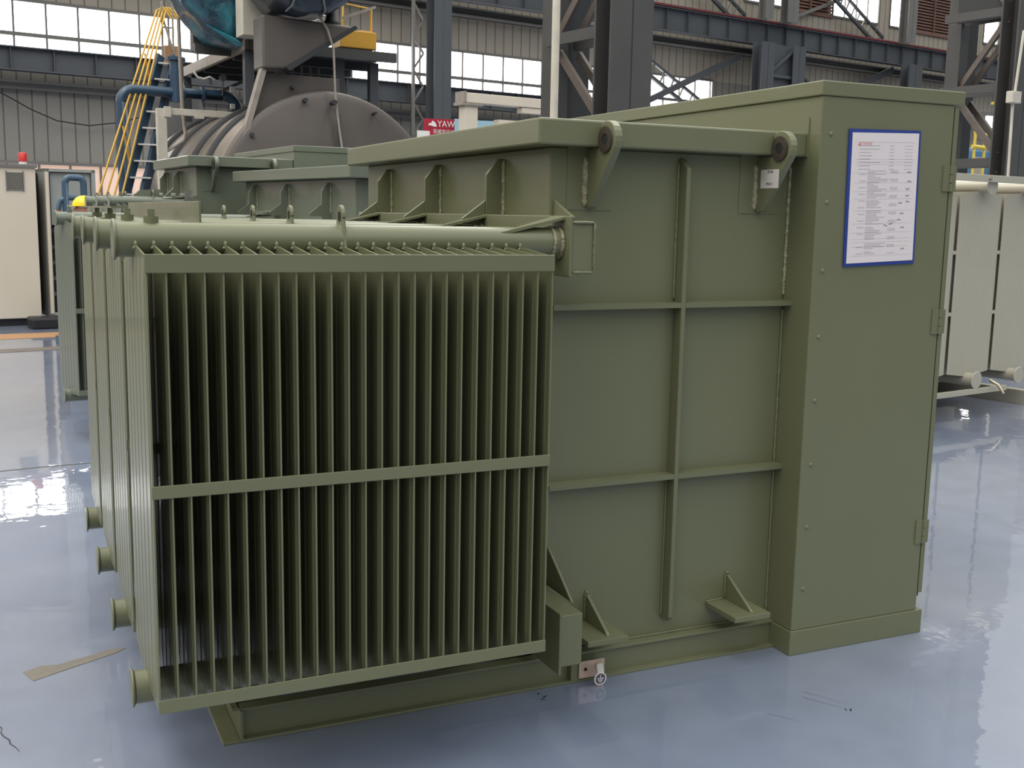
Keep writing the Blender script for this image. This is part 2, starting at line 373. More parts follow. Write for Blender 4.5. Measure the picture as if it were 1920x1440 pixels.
# far wall columns
t = Thing('wall_column', 'grey steel column with a light zigzag lattice, left of the crossed braces on the far wall', 'column', (18, 30.7, 0), HA)
t.part('column_shaft', h_column(MB(), 18.05, 30.3, 0, 13, .62, .5), GIRD)
lb = MB().box(17.3, 17.38, 30.6, 30.7, 4, 13)
for k in range(9):
    z = 4 + k * 1.0; lb.beam((17.34, 30.65, z), (17.7, 30.65, z + .5), .05).beam((17.7, 30.65, z + .5), (17.34, 30.65, z + 1), .05)
t.part('lattice', lb, PURL)
t = Thing('wall_column', 'wide paired steel column with a round opening, carrying the upper crane girder', 'column', (33.2, 30.4, 0), HA)
b = MB(); h_column(b, 32.35, 30.2, 0, 8.25, .7, .5); h_column(b, 34.1, 30.2, 0, 8.25, .7, .5)
t.part('column_shaft', b, GIRD)
lb = MB()
for k in range(6): lb.beam((32.4, 30.1, k * 1.4), (34.1, 30.1, k * 1.4 + 1.2), .09).box(32.4, 34.1, 30.05, 30.15, k * 1.4, k * 1.4 + .12)
lb.box(32.4, 34.1, 30.2, 30.25, 6.6, 8.25)
t.part('lattice', lb, GIRD)
b = MB(); h_column(b, 32.6, 30.4, 9.15, 14, .42, .4); h_column(b, 33.9, 30.4, 9.15, 14, .6, .4)
t.part('upper_shaft', b, PURL)
t = Thing('wall_column', 'slim grey steel column standing above the upper girder between two bright windows', 'column', (41.5, 30.4, 9.15), HA)
t.part('column_shaft', h_column(MB(), 41.4, 30.5, 9.15, 14, .6, .45), PURL)
t = Thing('wall_column', 'grey steel column rising above the girder at the right behind the black lattice column', 'column', (50.9, 30.4, 9.15), HA)
t.part('column_shaft', h_column(MB(), 50.9, 30.5, 9.15, 14, .6, .45), PURL)
t = Thing('wall_column', 'short dark steel column under the upper girder, just above the cabinet roof', 'column', (41.6, 30.4, 0), HA)
t.part('column_shaft', h_column(MB(), 41.6, 30.3, 0, 8.25, .9, .45), GIRD)

def brace(label, a, b, wide=0.3, rungs=0, m=GIRD):
    """a diagonal brace: two chords with rungs between them"""
    t = Thing('diagonal_brace', label, 'brace', (a[0], a[1], a[2]), HA)
    a = Vector(a); b = Vector(b); d = (b - a).normalized(); n = Vector((-d.z, 0, d.x))
    if rungs:
        c = MB().beam(a + n * wide / 2, b + n * wide / 2, .1).beam(a - n * wide / 2, b - n * wide / 2, .12)
        t.part('chord', c, m)
        r = MB()
        for k in range(rungs):
            p = a.lerp(b, (k + .5) / rungs); r.beam(p + n * wide / 2, p - n * wide / 2, .05)
        t.part('rung', r, PURL)
    else: t.part('bar', MB().beam(a, b, .14, wide), m)
brace('dark ladder-like diagonal falling across the bright window right of the big column', (27.2, 31.52, 7.35), (31.6, 31.52, 5.2), .5, 9)
brace('plain grey diagonal rising right across the bright window to the paired column', (27.3, 31.41, 5.7), (32.3, 31.41, 7.85), .22, 0)
brace('ladder-like diagonal above the upper girder, left of the slender paired columns', (29.6, 31.52, 10.9), (32.5, 31.52, 9.2), .55, 9, GIRD)
brace('thin light diagonal rod rising right above the upper girder', (34.2, 31.8, 8.95 + .25), (38.8, 31.8, 10.9), .12, 0, PURL)
brace('ladder-like diagonal above the girder falling right to the slim column', (37.4, 31.52, 11.2), (41.0, 31.52, 9.25), .5, 10)
brace('short ladder-like diagonal below the upper girder, right of the paired column', (34.5, 31.43, 7.9), (37.2, 31.43, 6.5), .5, 7, STEEL)
brace('short grey diagonal meeting the underside of the girder above the cabinet', (39.0, 31.43, 7.1), (41.8, 31.43, 8.2), .25, 0, GIRD)
# sagging cable on the wall
cp = [(5.2, 31.7, 4.72), (5.9, 31.7, 4.38), (6.39, 31.7, 4.12), (7.04, 31.7, 3.86), (7.86, 31.7, 3.78), (8.71, 31.7, 3.92), (9.6, 31.7, 4.2)]
single('sagging_cable', MB().tube(cp, .018, 6), BLACK, 'thin dark cable sagging across the grey ribbed wall at left', 'cable', (7, 31.7, 3.8), HA)

# ------------------------------------------------------------------ the big lattice columns near the transformer
def lattice_column(u, label, du2):
    t = Thing('lattice_column', label, 'column', (u, 11.1, 0), HA, None)
    t.part('chord', h_column(MB(), u, 10.55, 0, 9, .66, .32, .03), STEEL, bevel=.004)
    t.part('chord', MB().box(u + du2 - .26, u + du2 - .02, 11.74, 12.0, 0, 9), STEEL, bevel=.004)
    t.part('plate', MB().box(u - .03, u + .01, 10.75, 11.7, 4.95, 9), STEELB)
    t.part('web_plate', MB().box(u + du2 - .02, u + du2 + .42, 11.86, 11.9, 0, 9), STEELB)  # web of the far chord, charcoal to paint the shade of the recess
    for k in range(7):
        z = 0.2 + k * 1.2
        for off in (-.2, .2):
            t.part('lacing_bar', MB().beam((u + off * .8, 10.7, z + 1.08 if k % 2 else z + .12), (u + du2 + off * .8, 11.75, z + .12 if k % 2 else z + 1.08), .05, .11), RUSTB)
        t.part('lacing_bar', MB().box(u - .24, u - .2, 10.7, 11.8, z - .06, z + .08).box(u + .2, u + .24, 10.7, 11.8, z - .06, z + .08), STEEL)
    return t
lattice_column(8.87, 'massive dark steel lattice column rising behind the tank lid and lifting lugs', .10)
lattice_column(17.25, 'massive dark steel lattice column at the right edge behind the cabinet', .42)
single('white_conduit', MB().tube([(7.59, 10.2, 0), (7.59, 10.2, 8)], .045, 12), CREAMW, 'cream vertical pipe running up the left side of the massive lattice column', 'pipe', (7.59, 10.2, 0), HA)
cb = Thing('switch_box', 'cream cable conduit with small switch box on the right-hand lattice column', 'conduit', (16.5, 10.2, 0), HA)
cb.part('conduit', MB().tube([(16.62, 10.15, 1.2), (16.55, 10.15, 3.4), (16.68, 10.15, 4.6)], .022, 8), CREAMW)
cb.part('box', MB().box(16.42, 16.66, 10.08, 10.2, 3.48, 3.66), CREAMW, bevel=.01)

# ------------------------------------------------------------------ transformers
def fin_mesh(dep, zt0, ztc, zt1, zb0, zbc, zb1, mt, nch=6):
    """one pressed cooling panel with vertical channels, standing in the yz plane"""
    ys = [0, .012]; th = [.0022, .0022]
    ch = (dep - .04) / nch
    for c in range(nch):
        y = .02 + c * ch
        ys += [y, y + .007, y + ch - .014, y + ch - .007]; th += [.002, .0048, .0048, .002]
    ys += [dep - .012, dep]; th += [.0022, .0022]
    c0, c1 = dep / 2 - .05, dep / 2 + .05
    def prof(y, a, c, b):
        if y < c0: return a + (c - a) * y / c0
        if y > c1: return c + (b - c) * (y - c1) / (dep - c1)
        return c
    m = MB(); vs = []; n = len(ys)
    for sgn in (-1, 1):
        for y, tt in zip(ys, th):
            zt = prof(y, zt0, ztc, zt1); zb = prof(y, zb0, zbc, zb1)
            vs += [(sgn * .002, y, zb), (sgn * tt, y, zb + .06), (sgn * tt, y, zt - .075), (sgn * .002, y, zt)]
    fs = []
    for g in (0, 1):
        for i in range(n - 1):
            for r in range(3):
                a = g * 4 * n + i * 4 + r; q = (a, a + 4, a + 5, a + 1)
                fs.append(q if g else tuple(reversed(q)))
    o = 4 * n
    for i in range(n - 1):
        fs.append((i * 4 + 3, i * 4 + 7, o + i * 4 + 7, o + i * 4 + 3)); fs.append((i * 4, o + i * 4, o + i * 4 + 4, i * 4 + 4))
    for r in range(3):
        fs.append((r, r + 1, o + r + 1, o + r)); e = (n - 1) * 4; fs.append((e + r, o + e + r, o + e + r + 1, e + r + 1))
    m.add(vs, fs)
    return m.mesh('cooling_fin', mt)

def transformer(label, org, deg, P, group=None):
    """local coordinates: origin at the tank's front left bottom corner, x along the tank face, y away from the camera"""
    T = Thing('pad_transformer', label, 'transformer', (0, 0, 0), 0, group)
    T.o.location = rotz(org, deg); T.o.rotation_euler = (0, 0, R(deg))
    G = P['mat']; W, D, ZL, ZT = P['W'], P['D'], P['ZL'], P['ZT']; det = P['det']
    bv = .003 if det else 0
    T.part('tank', MB().box(0, W, 0, D, .10, ZL), G, bevel=.006)
    T.part('tank_lid', MB().box(-.084, W - .002, -.086, D + .07, ZL, ZT), G, bevel=.007)
    # stiffening ribs on the long side
    for y in P['ribs']:
        r = T.part('stiffener_rib', MB().prism([(0, ZL - .026), (-.025, ZL - .026), (-.07, ZL - .082), (-.07, .2), (0, .2)], 1, y - .006, y + .006), G, bevel=bv)
        T.part('weld_bead', MB().weld((-.003, y - .009, ZL - .03), (-.003, y - .009, P['ZM']), .008), WELD, parent=r)
        T.part('gusset_plate', MB().prism([(-.07, ZL - .17), (-.07, P['ZM'] - .02), (-.16, P['ZM'] - .02), (-.16, P['ZM'])], 1, y - .005, y + .005), G, bevel=bv)
    # manifolds: boxes along the long side that carry the radiators
    RB = P['rad']
    y1 = RB['y0'] + RB['pitch'] * (RB['n'] - 1) + RB['dep'] + .02; y0 = RB['y0'] + .19
    zm = P['ZM']
    ym = T.part('manifold', MB().box(-.075, 0, y0, y1, zm - .155, zm).box(-.084, -.075, y0 - .005, y1, zm - .167, zm + .015), G, bevel=bv)
    T.part('manifold', MB().box(-.075, 0, y0, y1, .183, .354).box(-.084, -.075, y0 - .005, y1, .158, .362), G, bevel=bv)
    if det:
        w = MB(); w.weld((-.070, y0 - .003, zm - .004), (-.002, y0 - .003, zm - .004), .005).weld((0, y0 - .003, zm - .004), (0, y0 - .003, zm - .153), .0055).weld((0, y0 - .003, zm - .153), (-.07, y0 - .003, zm - .153), .006)
        T.part('weld_bead', w, G, parent=ym)
        T.part('gusset_plate', MB().prism([(-.0, .365 + .12), (-.0, .345), (-.19, .345)], 0, .02, .03), G, bevel=bv)
        T.part('gusset_plate', MB().prism([(0, 1.652), (0, zm), (-.135, zm), (-.14, zm + .012)], 0, .014, .024), G, bevel=bv)
        T.part('gusset_plate', MB().prism([(0, 1.33), (0, zm - .157), (-.12, zm - .157)], 0, -.05, -.04), G)
    # radiators
    fm = fin_mesh(RB['dep'], RB['zt'] - .004, RB['zt'] + .016, RB['zt'] - .038, RB['zb'] + .007, RB['zb'] - .012, RB['zb'] + .016, G)
    for i in range(RB['n']):
        yb = RB['y0'] + i * RB['pitch']; yc = yb + RB['dep'] / 2
        x0 = RB['x0']; xe = -.084; nf = RB['fins']; pt = RB['fp']; xN = x0 + (nf - 1) * pt
        zp = RB['zt'] + .028; zq = RB['zb'] - .026
        rad = T.part('radiator', MB().tube([(x0 - .048, yc, zp), (xe, yc, zp)], .045, 28), G)
        T.part('header_pipe', MB().tube([(x0 - .036, yc, zq), (-.15 if i == 0 and det else xe, yc, zq)], .045, 24), G, parent=rad)
        for z_, dx in ((zp, .052), (zq, .046)):
            T.part('end_flange', MB().tube([(x0 - dx, yc, z_), (x0 - dx + .001, yc, z_), (x0 - dx + .005, yc, z_), (x0 - dx + .008, yc, z_)], .053, 32, rr=[.050, .0535, .0535, .050]), G, parent=rad)
        for k in range(nf):
            f = bpy.data.objects.new('cooling_fin', fm); COL.objects.link(f); f.parent = rad; f.location = (x0 + k * pt, yb, 0)
        for z0_, z1_ in ((RB['zt'] - .044, RB['zt'] + .001), (RB['zm'], RB['zm'] + .033), (RB['zb'] + .006, RB['zb'] + .042)):
            T.part('retaining_bar', MB().box(x0 - .004, xN + .004, yb - .004, yb + .001, z0_, z1_), G, parent=rad, bevel=.0015 if i == 0 and det else 0)
        if i == 0 and det:
            T.part('retaining_bar', MB().box(x0 - .004, xN + .004, yb + RB['dep'] - .001, yb + RB['dep'] + .004, RB['zm'], RB['zm'] + .033), G, parent=rad)
            km = MB().ball((0, yc - .046, zp - .012), .0075, 7, 5, (.8, .8, 1.5)).ball((-.004, yc - .050, zp - .020), .0055, 6, 4).mesh('weld_bead', G)
            for k in range(nf):
                kn = bpy.data.objects.new('weld_bead', km); COL.objects.link(kn); kn.parent = rad; kn.location = (x0 + k * pt, 0, 0)
        # lifting eye, plug
        if RB['eye']:
            ex = RB['eye']; e = MB(); c = (yc - .005, zp + .060)
            out = [(yc - .050, zp - .020), (yc - .032, zp + .062)] + [(c[0] + .030 * math.cos(a), c[1] + .033 * math.sin(a) + .006) for a in [R(180 - q * 22.5) for q in range(9)]] + [(yc + .028, zp + .03)]
            e.prism(out, 0, ex - .005, ex + .005)
            eo = T.part('lifting_eye', e, G, parent=rad, bevel=.002)
            T.part('eye_hole', MB().tube([(ex - .0062, c[0], c[1] + .008), (ex + .0062, c[0], c[1] + .008)], .014, 16), HOLE, parent=rad)
            T.part('plug', MB().tube([(x0 + .045, yc, zp + .03), (x0 + .045, yc, zp + .060)], .019, 16).box(x0 + .036, x0 + .054, yc - .009, yc + .009, zp + .058, zp + .078), G, parent=rad)
        # neck welds and the sloping plates to the manifold
        T.part('weld_bead', MB().ring((yc, zp), 0, .040, .0505, xe - .036, xe - .028, 24).ring((yc, zp), 0, .040, .052, xe - .012, xe - .002, 24), WELD if det else G, parent=rad)
        T.part('neck_ring', MB().tube([(xe - .028, yc, zp), (xe - .012, yc, zp)], .048, 24), G, parent=rad)
        T.part('gusset_plate', MB().add([(xe - .205, yc - .035, zp + .030), (xe, yc - .045, zm + .012), (xe, yc + .045, zm + .012), (xe - .205, yc - .02, zp + .030),
                                         (xe - .205, yc - .035, zp + .020), (xe, yc - .045, zm + .004), (xe, yc + .045, zm + .004), (xe - .205, yc - .02, zp + .02)],
                                        [(0, 1, 2, 3), (7, 6, 5, 4), (0, 4, 5, 1), (1, 5, 6, 2), (2, 6, 7, 3), (3, 7, 4, 0)]), G, parent=rad)
        if det and i:
            T.part('gusset_plate', MB().add([(0, yc + .10, zm + .085), (0, yc + .02, zm), (-.075, yc + .15, zm), (-.004, yc + .106, zm + .085), (-.004, yc + .026, zm), (-.079, yc + .156, zm)], [(0, 1, 2), (5, 4, 3), (0, 3, 4, 1), (1, 4, 5, 2), (2, 5, 3, 0)]), G, parent=rad)
    # base frame
    bx = P['bx']; b = MB()
    b.box(bx + .04, W, -.062, -.004, 0, .009).box(bx + .045, W, -.034, -.027, .008, .095).box(bx + .045, W, -.046, .0, .092, .101)
    b.box(bx, W, D - .02, D + .02, 0, .1)
    b.box(bx - .012, bx + .04, -.062, D, 0, .009).box(bx + .040, bx + .050, -.061, D, .008, .1).box(bx + .02, bx + .05, -.034, D, .092, .1)
    for yy in (.35, .8, 1.3):
        if yy < D: b.box(bx + .05, 0, yy, yy + .04, .01, .09)
    for xx in (.16 * bx + bx * .45, bx * .25): b.box(xx, xx + .05, -.03, D, .01, .098)
    T.part('base_frame', b, G, bevel=.0015 if det else 0)
    # low voltage cabinet
    cx0, cx1, cy0, cy1, zc = W, W + P['CW'], P['cy0'], P['cy1'], P['ZC']
    T.part('cabinet_body', MB().box(cx0 + .0, cx1 - .026, cy0, cy1, .095, zc - .05), G, bevel=.004)
    T.part('cabinet_roof', MB().box(cx0 - .008, cx1 + .018, cy0 - .006, cy1 + .01, zc - .05, zc), G, bevel=.004)
    T.part('cabinet_plinth', MB().box(cx0 - .006, cx1 + .003, cy0 - .004, cy1, 0, .095), G, bevel=.003)
    dr = T.part('cabinet_door', MB().box(cx1 - .021, cx1, cy0 + .001, cy1, .163, zc - .054), G, bevel=.003)
    if det:
        T.part('door_gap_shade', MB().box(cx1 - .030, cx1 - .018, cy0 + .004, cy1, .15, zc - .054), HOLE)  # black strip that paints the shade of the gap beside the door
        for z in (1.762, 1.232, .414):
            h = MB().box(cx1 - .062, cx1 - .026, cy0 - .005, cy0, z - .047, z + .047).box(cx1 - .021, cx1 + .002, cy0 - .005, cy0 + .002, z - .045, z + .045)
            for s_ in range(3): h.tube([(cx1 - .0235, cy0 - .006, z - .047 + s_ * .0315), (cx1 - .0235, cy0 - .006, z - .047 + s_ * .0315 + .0295)], .007, 12)
            T.part('hinge', h, G, parent=dr)
        for z in (1.898, 1.663, 1.424, 1.189, .958, .722, .488, .252):
            T.part('rivet', MB().ball((cx0 + .044, cy0, z), .0085, 12, 8, (1, .55, 1)), G)
        T.part('wall_plate', MB().box(cx0 - .004, cx0 + .001, -.092, .5, ZL + .0, ZT + .052), G)
    # lifting lugs
    for lx, lab in P['lugs']:
        cy, cz, rr = -.128, ZL + .021, .060
        arc = [(cy + rr * math.cos(a), cz + rr * math.sin(a)) for a in [R(205 - q * 17) for q in range(10)]]
        poly = [(0, ZL - .18), (-.018, ZL - .196), (-.040, ZL - .19), (-.060, ZL - .165)] + arc + [(-.090, cz + .03), (-.088, ZL - .004), (0, ZL - .004)]
        lg = T.part('lifting_lug', MB().prism(poly, 0, lx, lx + .027), G, bevel=bv)
        T.part('bushing', MB().ring((cy, cz), 0, .019, .042, lx - .006, lx + .030, 28), BUSH if det else STEELB, parent=lg)
        T.part('bushing_bore', MB().tube([(lx - .0045, cy, cz), (lx + .0285, cy, cz)], .0195, 20), HOLE, parent=lg)
        if det: T.part('weld_bead', MB().weld((lx - .004, -.004, ZL - .03), (lx - .004, -.004, ZL - .187), .0115), WELD, parent=lg)
        T.part('doubler_plate', MB().box(lx - .07, lx + .095, -.0025, 0, ZL - .20, ZL), G, parent=lg)
    if P.get('angle'):
        T.part('bracing_angle', MB().prism([(-.50, 1.690), (-.50, 1.70), (-.44, 1.745), (-.28, 1.75), (-.28, 1.69)], 1, .02, .026), G)
        T.part('clamp', MB().box(-.105, -.06, -.05, -.03, 1.60, 1.745), PURL, label='pale grey clamp plate')
        for x_ in (-.30, -.20, -.13, -.03): T.part('bolt', MB().tube([(x_, .02, 1.70), (x_ + .03, .02, 1.70)], .025, 10), PURL)
    if P.get('front'):
        r = T.part('stiffener_rib', MB().prism([(0, ZL - .02), (-.012, ZL - .02), (-.05, ZL - .055), (-.05, .177), (-.035, .16), (0, .16)], 0, .492, .510), G, bevel=bv)
        T.part('weld_bead', MB().weld((.488, -.003, ZL - .03), (.488, -.003, 1.32), .0055), G, parent=r)
        T.part('weld_bead', MB().weld((.489, -.003, .68), (.489, -.003, .17), .0045), G, parent=r)
        for z in (1.312, .707):
            T.part('stiffener_rib', MB().box(0, .4925, -.0492, 0, z - .018, z - .001).box(.5095, W + .002, -.0492, 0, z - .018, z - .001), G)
        T.part('weld_bead', MB().weld((W - .004, -.004, ZL - .03), (W - .004, -.004, 1.33), .0065), WELD)
        T.part('weld_bead', MB().weld((W - .004, -.004, 1.28), (W - .004, -.004, .12), .0055), G)
        T.part('weld_bead', MB().weld((.24, -.004, .104), (W - .01, -.004, .104), .0045), G)
        for px in (.090, .684):
            p = T.part('jacking_pad', MB().box(px, px + .155, -.186, 0, .177, .197), G, bevel=.002)
            T.part('gusset_plate', MB().prism([(0, .296), (0, .197), (-.160, .197), (-.150, .206)], 0, px + .086, px + .098), G, parent=p, bevel=.0015)
            T.part('weld_bead', MB().weld((px, -.003, .199), (px + .08, -.003, .199), .0045).weld((px + .083, -.003, .20), (px + .083, -.003, .30), .0045).ball((px + .090, -.003, .299), .008), G, parent=p)
        T.part('bracing_angle', MB().box(-1.110, -1.104, .0, 1.95, 1.560, 1.622).box(-1.110, -1.07, .0, 1.95, 1.557, 1.562), G, bevel=.001)
        T.part('bracing_strip', MB().box(-1.30, -1.262, .55, 2.1, 1.598, 1.604), G)
        # earthing plate with tag
        e = T.part('earthing_block', MB().box(.094, .125, -.064, -.034, .009, .095), G)
        T.part('earthing_plate', MB().box(.121, .221, -.072, -.066, .016, .077), COPPER, bevel=.001, label='bare copper coloured plate with two holes')
        T.part('earthing_hole', MB().tube([(.146, -.0735, .048), (.146, -.070, .048)], .006, 14), HOLE)
        T.part('earthing_bolt', MB().tube([(.199, -.078, .056), (.199, -.066, .056)], .013, 6).ring((.199, .056), 1, .004, .017, -.0745, -.0715, 20), BRASS, label='bright bolt holding the round earth tag')
        tg = T.part('earthing_tag', MB().tube([(.178, -.121, .028), (.178, -.119, .028)], .0235, 32).beam((.181, -.120, .045), (.199, -.075, .062), .022, .002), WHITE, bevel=0, label='white rimmed round tag with an earth symbol')
        T.part('tag_face', MB().tube([(.178, -.1218, .028), (.178, -.121, .028)], .0190, 32), INKD, parent=tg)
        sy = MB().box(.1768, .1792, -.1226, -.1218, .030, .0425)
        for q, w_ in enumerate((.0125, .009, .0055)): sy.box(.178 - w_, .178 + w_, -.1226, -.1218, .0280 - q * .0065, .0308 - q * .0065)
        T.part('earth_symbol', sy, WHITE, parent=tg)
        # sticker on the right lug
        lx = P['lugs'][1][0]
        sk = T.part('sticker', MB().box(lx - .0012, lx, -.128, -.030, 1.708, 1.772), STICK, label='white printed label with small writing')
        T.text('printed_text', '18 60', .014, (lx - .0016, -.082, 1.764), (R(90), 0, R(-90)), INKD, sk)
        T.text('printed_text', 'PWLT', .013, (lx - .0016, -.080, 1.722), (R(90), 0, R(-90)), INKD, sk)
        ln = MB()
        for q in range(5): ln.box(lx - .0016, lx - .0012, -.060 + .004 * (q % 2), -.036, 1.735 + q * .0052, 1.7358 + q * .0052)
        T.part('printed_lines', ln, INK, parent=sk)
    return T

RAD1 = dict(x0=-1.313, y0=-.496, pitch=.60, dep=.53, n=4, fins=25, fp=.04504, zt=1.491, zb=.329, zm=.893, eye=-.763)
P1 = dict(mat=GREEN, W=.964, D=1.973, ZL=1.82, ZT=1.903, ribs=(.367, .987, 1.607), ZM=1.585, rad=RAD1, bx=-1.075, CW=.637, cy0=-.153, cy1=2.25, ZC=2.076, det=True,
          lugs=((.131, 'left'), (.814, 'right')), front=True)
transformer('nearest olive green transformer with the white test sheet on its cabinet', (1.616, 3.236, 0), 0, P1)
RAD2 = dict(RAD1, x0=-1.57, y0=1.0, n=1, fins=31, fp=.0446, eye=-.75)
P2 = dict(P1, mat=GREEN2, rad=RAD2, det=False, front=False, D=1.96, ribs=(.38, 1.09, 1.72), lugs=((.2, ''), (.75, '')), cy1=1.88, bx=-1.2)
transformer('second olive green transformer, its lid just showing behind the nearest one', (3.26 + .084, 6.59 + .086, 0), 10.0, P2)
RAD3 = dict(RAD1, x0=-.64, y0=-.25, pitch=.6, n=3, fins=11, zt=1.62, eye=-.35)
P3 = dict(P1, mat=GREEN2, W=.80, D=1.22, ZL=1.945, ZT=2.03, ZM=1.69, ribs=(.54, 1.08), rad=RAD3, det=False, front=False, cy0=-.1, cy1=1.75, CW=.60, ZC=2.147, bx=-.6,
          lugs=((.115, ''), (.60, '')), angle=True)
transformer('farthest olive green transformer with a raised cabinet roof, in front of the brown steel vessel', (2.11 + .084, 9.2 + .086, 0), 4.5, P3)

# test sheet on the cabinet
t = Thing('test_report', 'white printed test sheet in a blue plastic folder stuck on the nearest cabinet', 'paper', (2.87, 3.083, 1.44), 0)
Y = 3.081
t.part('folder', MB().add([(2.700, Y, 1.919), (3.030, Y, 1.927), (3.041, Y, 1.451), (2.711, Y, 1.438), (2.700, Y - .004, 1.919), (3.030, Y - .004, 1.927), (3.041, Y - .004, 1.451), (2.711, Y - .004, 1.438)],
                          [(0, 1, 2, 3), (7, 6, 5, 4), (0, 4, 5, 1), (1, 5, 6, 2), (2, 6, 7, 3), (3, 7, 4, 0)]), BLUEF)
t.part('sheet', MB().add([(2.714, Y - .0045, 1.907), (3.020, Y - .0045, 1.917), (3.031, Y - .0045, 1.463), (2.722, Y - .0045, 1.450), (2.714, Y - .006, 1.907), (3.020, Y - .006, 1.917), (3.031, Y - .006, 1.463), (2.722, Y - .006, 1.450)],
                         [(0, 1, 2, 3), (7, 6, 5, 4), (0, 4, 5, 1), (1, 5, 6, 2), (2, 6, 7, 3), (3, 7, 4, 0)]), PAPER)
def sh(a, b):      # point on the sheet: a across, b down, both 0 to 1
    x = 2.716 + a * .308 + b * .008; z = 1.909 + a * .010 - b * .456; return x, z
ink = MB()
def line(a0, a1, b, h=.0022, mb=None):
    x0, z0 = sh(a0, b); x1, z1 = sh(a1, b)
    (mb or ink).add([(x0, Y - .0064, z0), (x1, Y - .0064, z1), (x1, Y - .0064, z1 - h), (x0, Y - .0064, z0 - h)], [(0, 3, 2, 1)])
for k in range(66):
    b = .10 + k * .0128
    if k > 15 and random.random() < .14: continue
    if k < 15: 
        if k % 2 == 0: line(.10, .10 + random.uniform(.15, .35), b); line(.55, .62, b); line(.78, .9, b, .0014)
        continue
    line(.24, .24 + random.uniform(.10, .33), b)
    if k % 4 == 1: line(.12, .22, b)
    if k % 5 < 2: line(.58, .70, b)
for b in (.075, .205, .225, .245, .31, .385, .45, .51, .60, .70, .77, .82, .845, .88, .95): line(.05, .93, b, .0007)
t.part('printed_lines', ink, INK)
pn = MB()
for (a, b) in ((.84, .30), (.85, .37), (.83, .43), (.83, .48), (.84, .53), (.73, .54), (.76, .62), (.72, .67), (.52, .71), (.60, .70), (.78, .73), (.80, .90)):
    for q in range(3): line(a + q * .02, a + q * .02 + .011, b + random.uniform(-.004, .004), .005, pn)
t.part('pen_marks', pn, INKD)
rd = MB(); x, z = sh(.10, .088)
rd.prism([(x - .007, z - .007), (x + .007, z - .007), (x, z + .007)], 1, Y - .0066, Y - .006)
t.part('logo', rd, REDI)
t.text('printed_heading', 'YAWEI', .017, (sh(.20, .088)[0], Y - .0062, sh(.20, .088)[1]), (R(90), 0, 0), REDI, extrude=.0002)

# ------------------------------------------------------------------ pale radiators at the right (frame turned 10 degrees)
t = Thing('radiator_bank', 'pale grey transformer radiators standing at the right edge behind the cabinet', 'radiator', (8.0, 5.3, 0), HA)
pf = fin_mesh(.575, 1.83, 1.86, 1.83, .37, .34, .37, PALE, 13)
for i, u in enumerate((6.78, 7.40, 8.02, 8.64)):
    uc = u + .2875
    rad = t.part('radiator', MB().tube([(uc, 5.22, 1.90), (uc, 6.1, 1.90)], .055, 24), PALE)
    t.part('header_pipe', MB().tube([(uc, 5.22, .315), (uc, 6.1, .315)], .055, 24), PALE, parent=rad)
    for z_ in (1.90, .315):
        t.part('end_flange', MB().tube([(uc, 5.205, z_), (uc, 5.207, z_), (uc, 5.214, z_), (uc, 5.217, z_)], .06, 28, rr=[.068, .074, .074, .068]), PALE, parent=rad)
    for k in range(14):
        f = bpy.data.objects.new('cooling_fin', pf); COL.objects.link(f); f.parent = rad
        f.rotation_euler = (0, 0, R(-90)); f.location = (u - 8.0, 5.3 + k * .045 - 5.3, 0)
for u in (7.38, 8.00, 8.62):
    b = MB()
    for z in (.85, 1.35): b.box(u - .02, u + .03, 5.30, 5.33, z, z + .03)
    t.part('spacer', b, PALE)
t.part('top_bar', MB().box(7.3, 8.88, 5.17, 5.20, 1.93, 1.985), PALE, bevel=.003)
t.part('bottom_bar', MB().box(7.1, 8.75, 5.2, 5.23, .20, .245), PALE, bevel=.003)
for u in (7.35, 8.2, 8.72): t.part('bolt', MB().tube([(u, 5.155, 1.957), (u, 5.21, 1.957)], .014, 6), RUST)
t.part('drain_valve', MB().tube([(8.52, 5.22, .30), (8.52, 5.14, .27), (8.54, 5.10, .20)], .013, 10), BRASS)
t.part('tank', MB().box(6.6, 9.4, 6.1, 7.2, .12, 1.95), PALE)
t.part('base_rail', MB().box(6.6, 6.7, 5.35, 7.2, 0, .13), PALE)
t.part('base_rail', MB().box(9.3, 9.4, 5.35, 7.2, 0, .13), PALE)
t.part('manifold', MB().box(6.6, 9.4, 6.0, 6.1, 1.84, 1.97).box(6.6, 9.4, 6.0, 6.1, .25, .38), PALE)

# ------------------------------------------------------------------ vacuum plant (frame turned 4.5 degrees)
PA = 4.5
t = Thing('vacuum_vessel', 'huge brown bare-steel horizontal vessel with a domed end and ribs', 'vessel', (5.41, 15.0, 0), PA)
CX, CZ, CRR = 5.41, 1.62, 1.60
def cyl_y(b, x, z, rr, ys, n=72, cap0=True):
    pts = [(x, y, z) for y in ys]
    return b.tube(pts, 1, n, True, rr)
body = cyl_y(MB(), CX, CZ, [CRR - .06, CRR, CRR], [15.02, 15.1, 20.5])
vb = t.part('vessel_shell', body, mat('streaked_bare_steel', (0.26, 0.225, 0.20), 0.36, metal=0.7, var=0.35, scale=2.5))
dome = cyl_y(MB(), CX, CZ, [.02, .5, 1.0, 1.35, 1.52, 1.60, 1.63, 1.63], [14.80, 14.82, 14.87, 14.93, 14.96, 14.98, 15.0, 15.06])
t.part('end_dome', dome, RAWST)
for y in (15.9, 16.85, 18.4, 19.6):
    t.part('rib', cyl_y(MB(), CX, CZ, [1.59, 1.66, 1.66, 1.59], [y, y + .001, y + .13, y + .131]), STEELB)
for x in (4.3, 6.5): t.part('saddle', MB().box(x - .2, x + .2, 15.4, 20, 0, .8), STEEL)
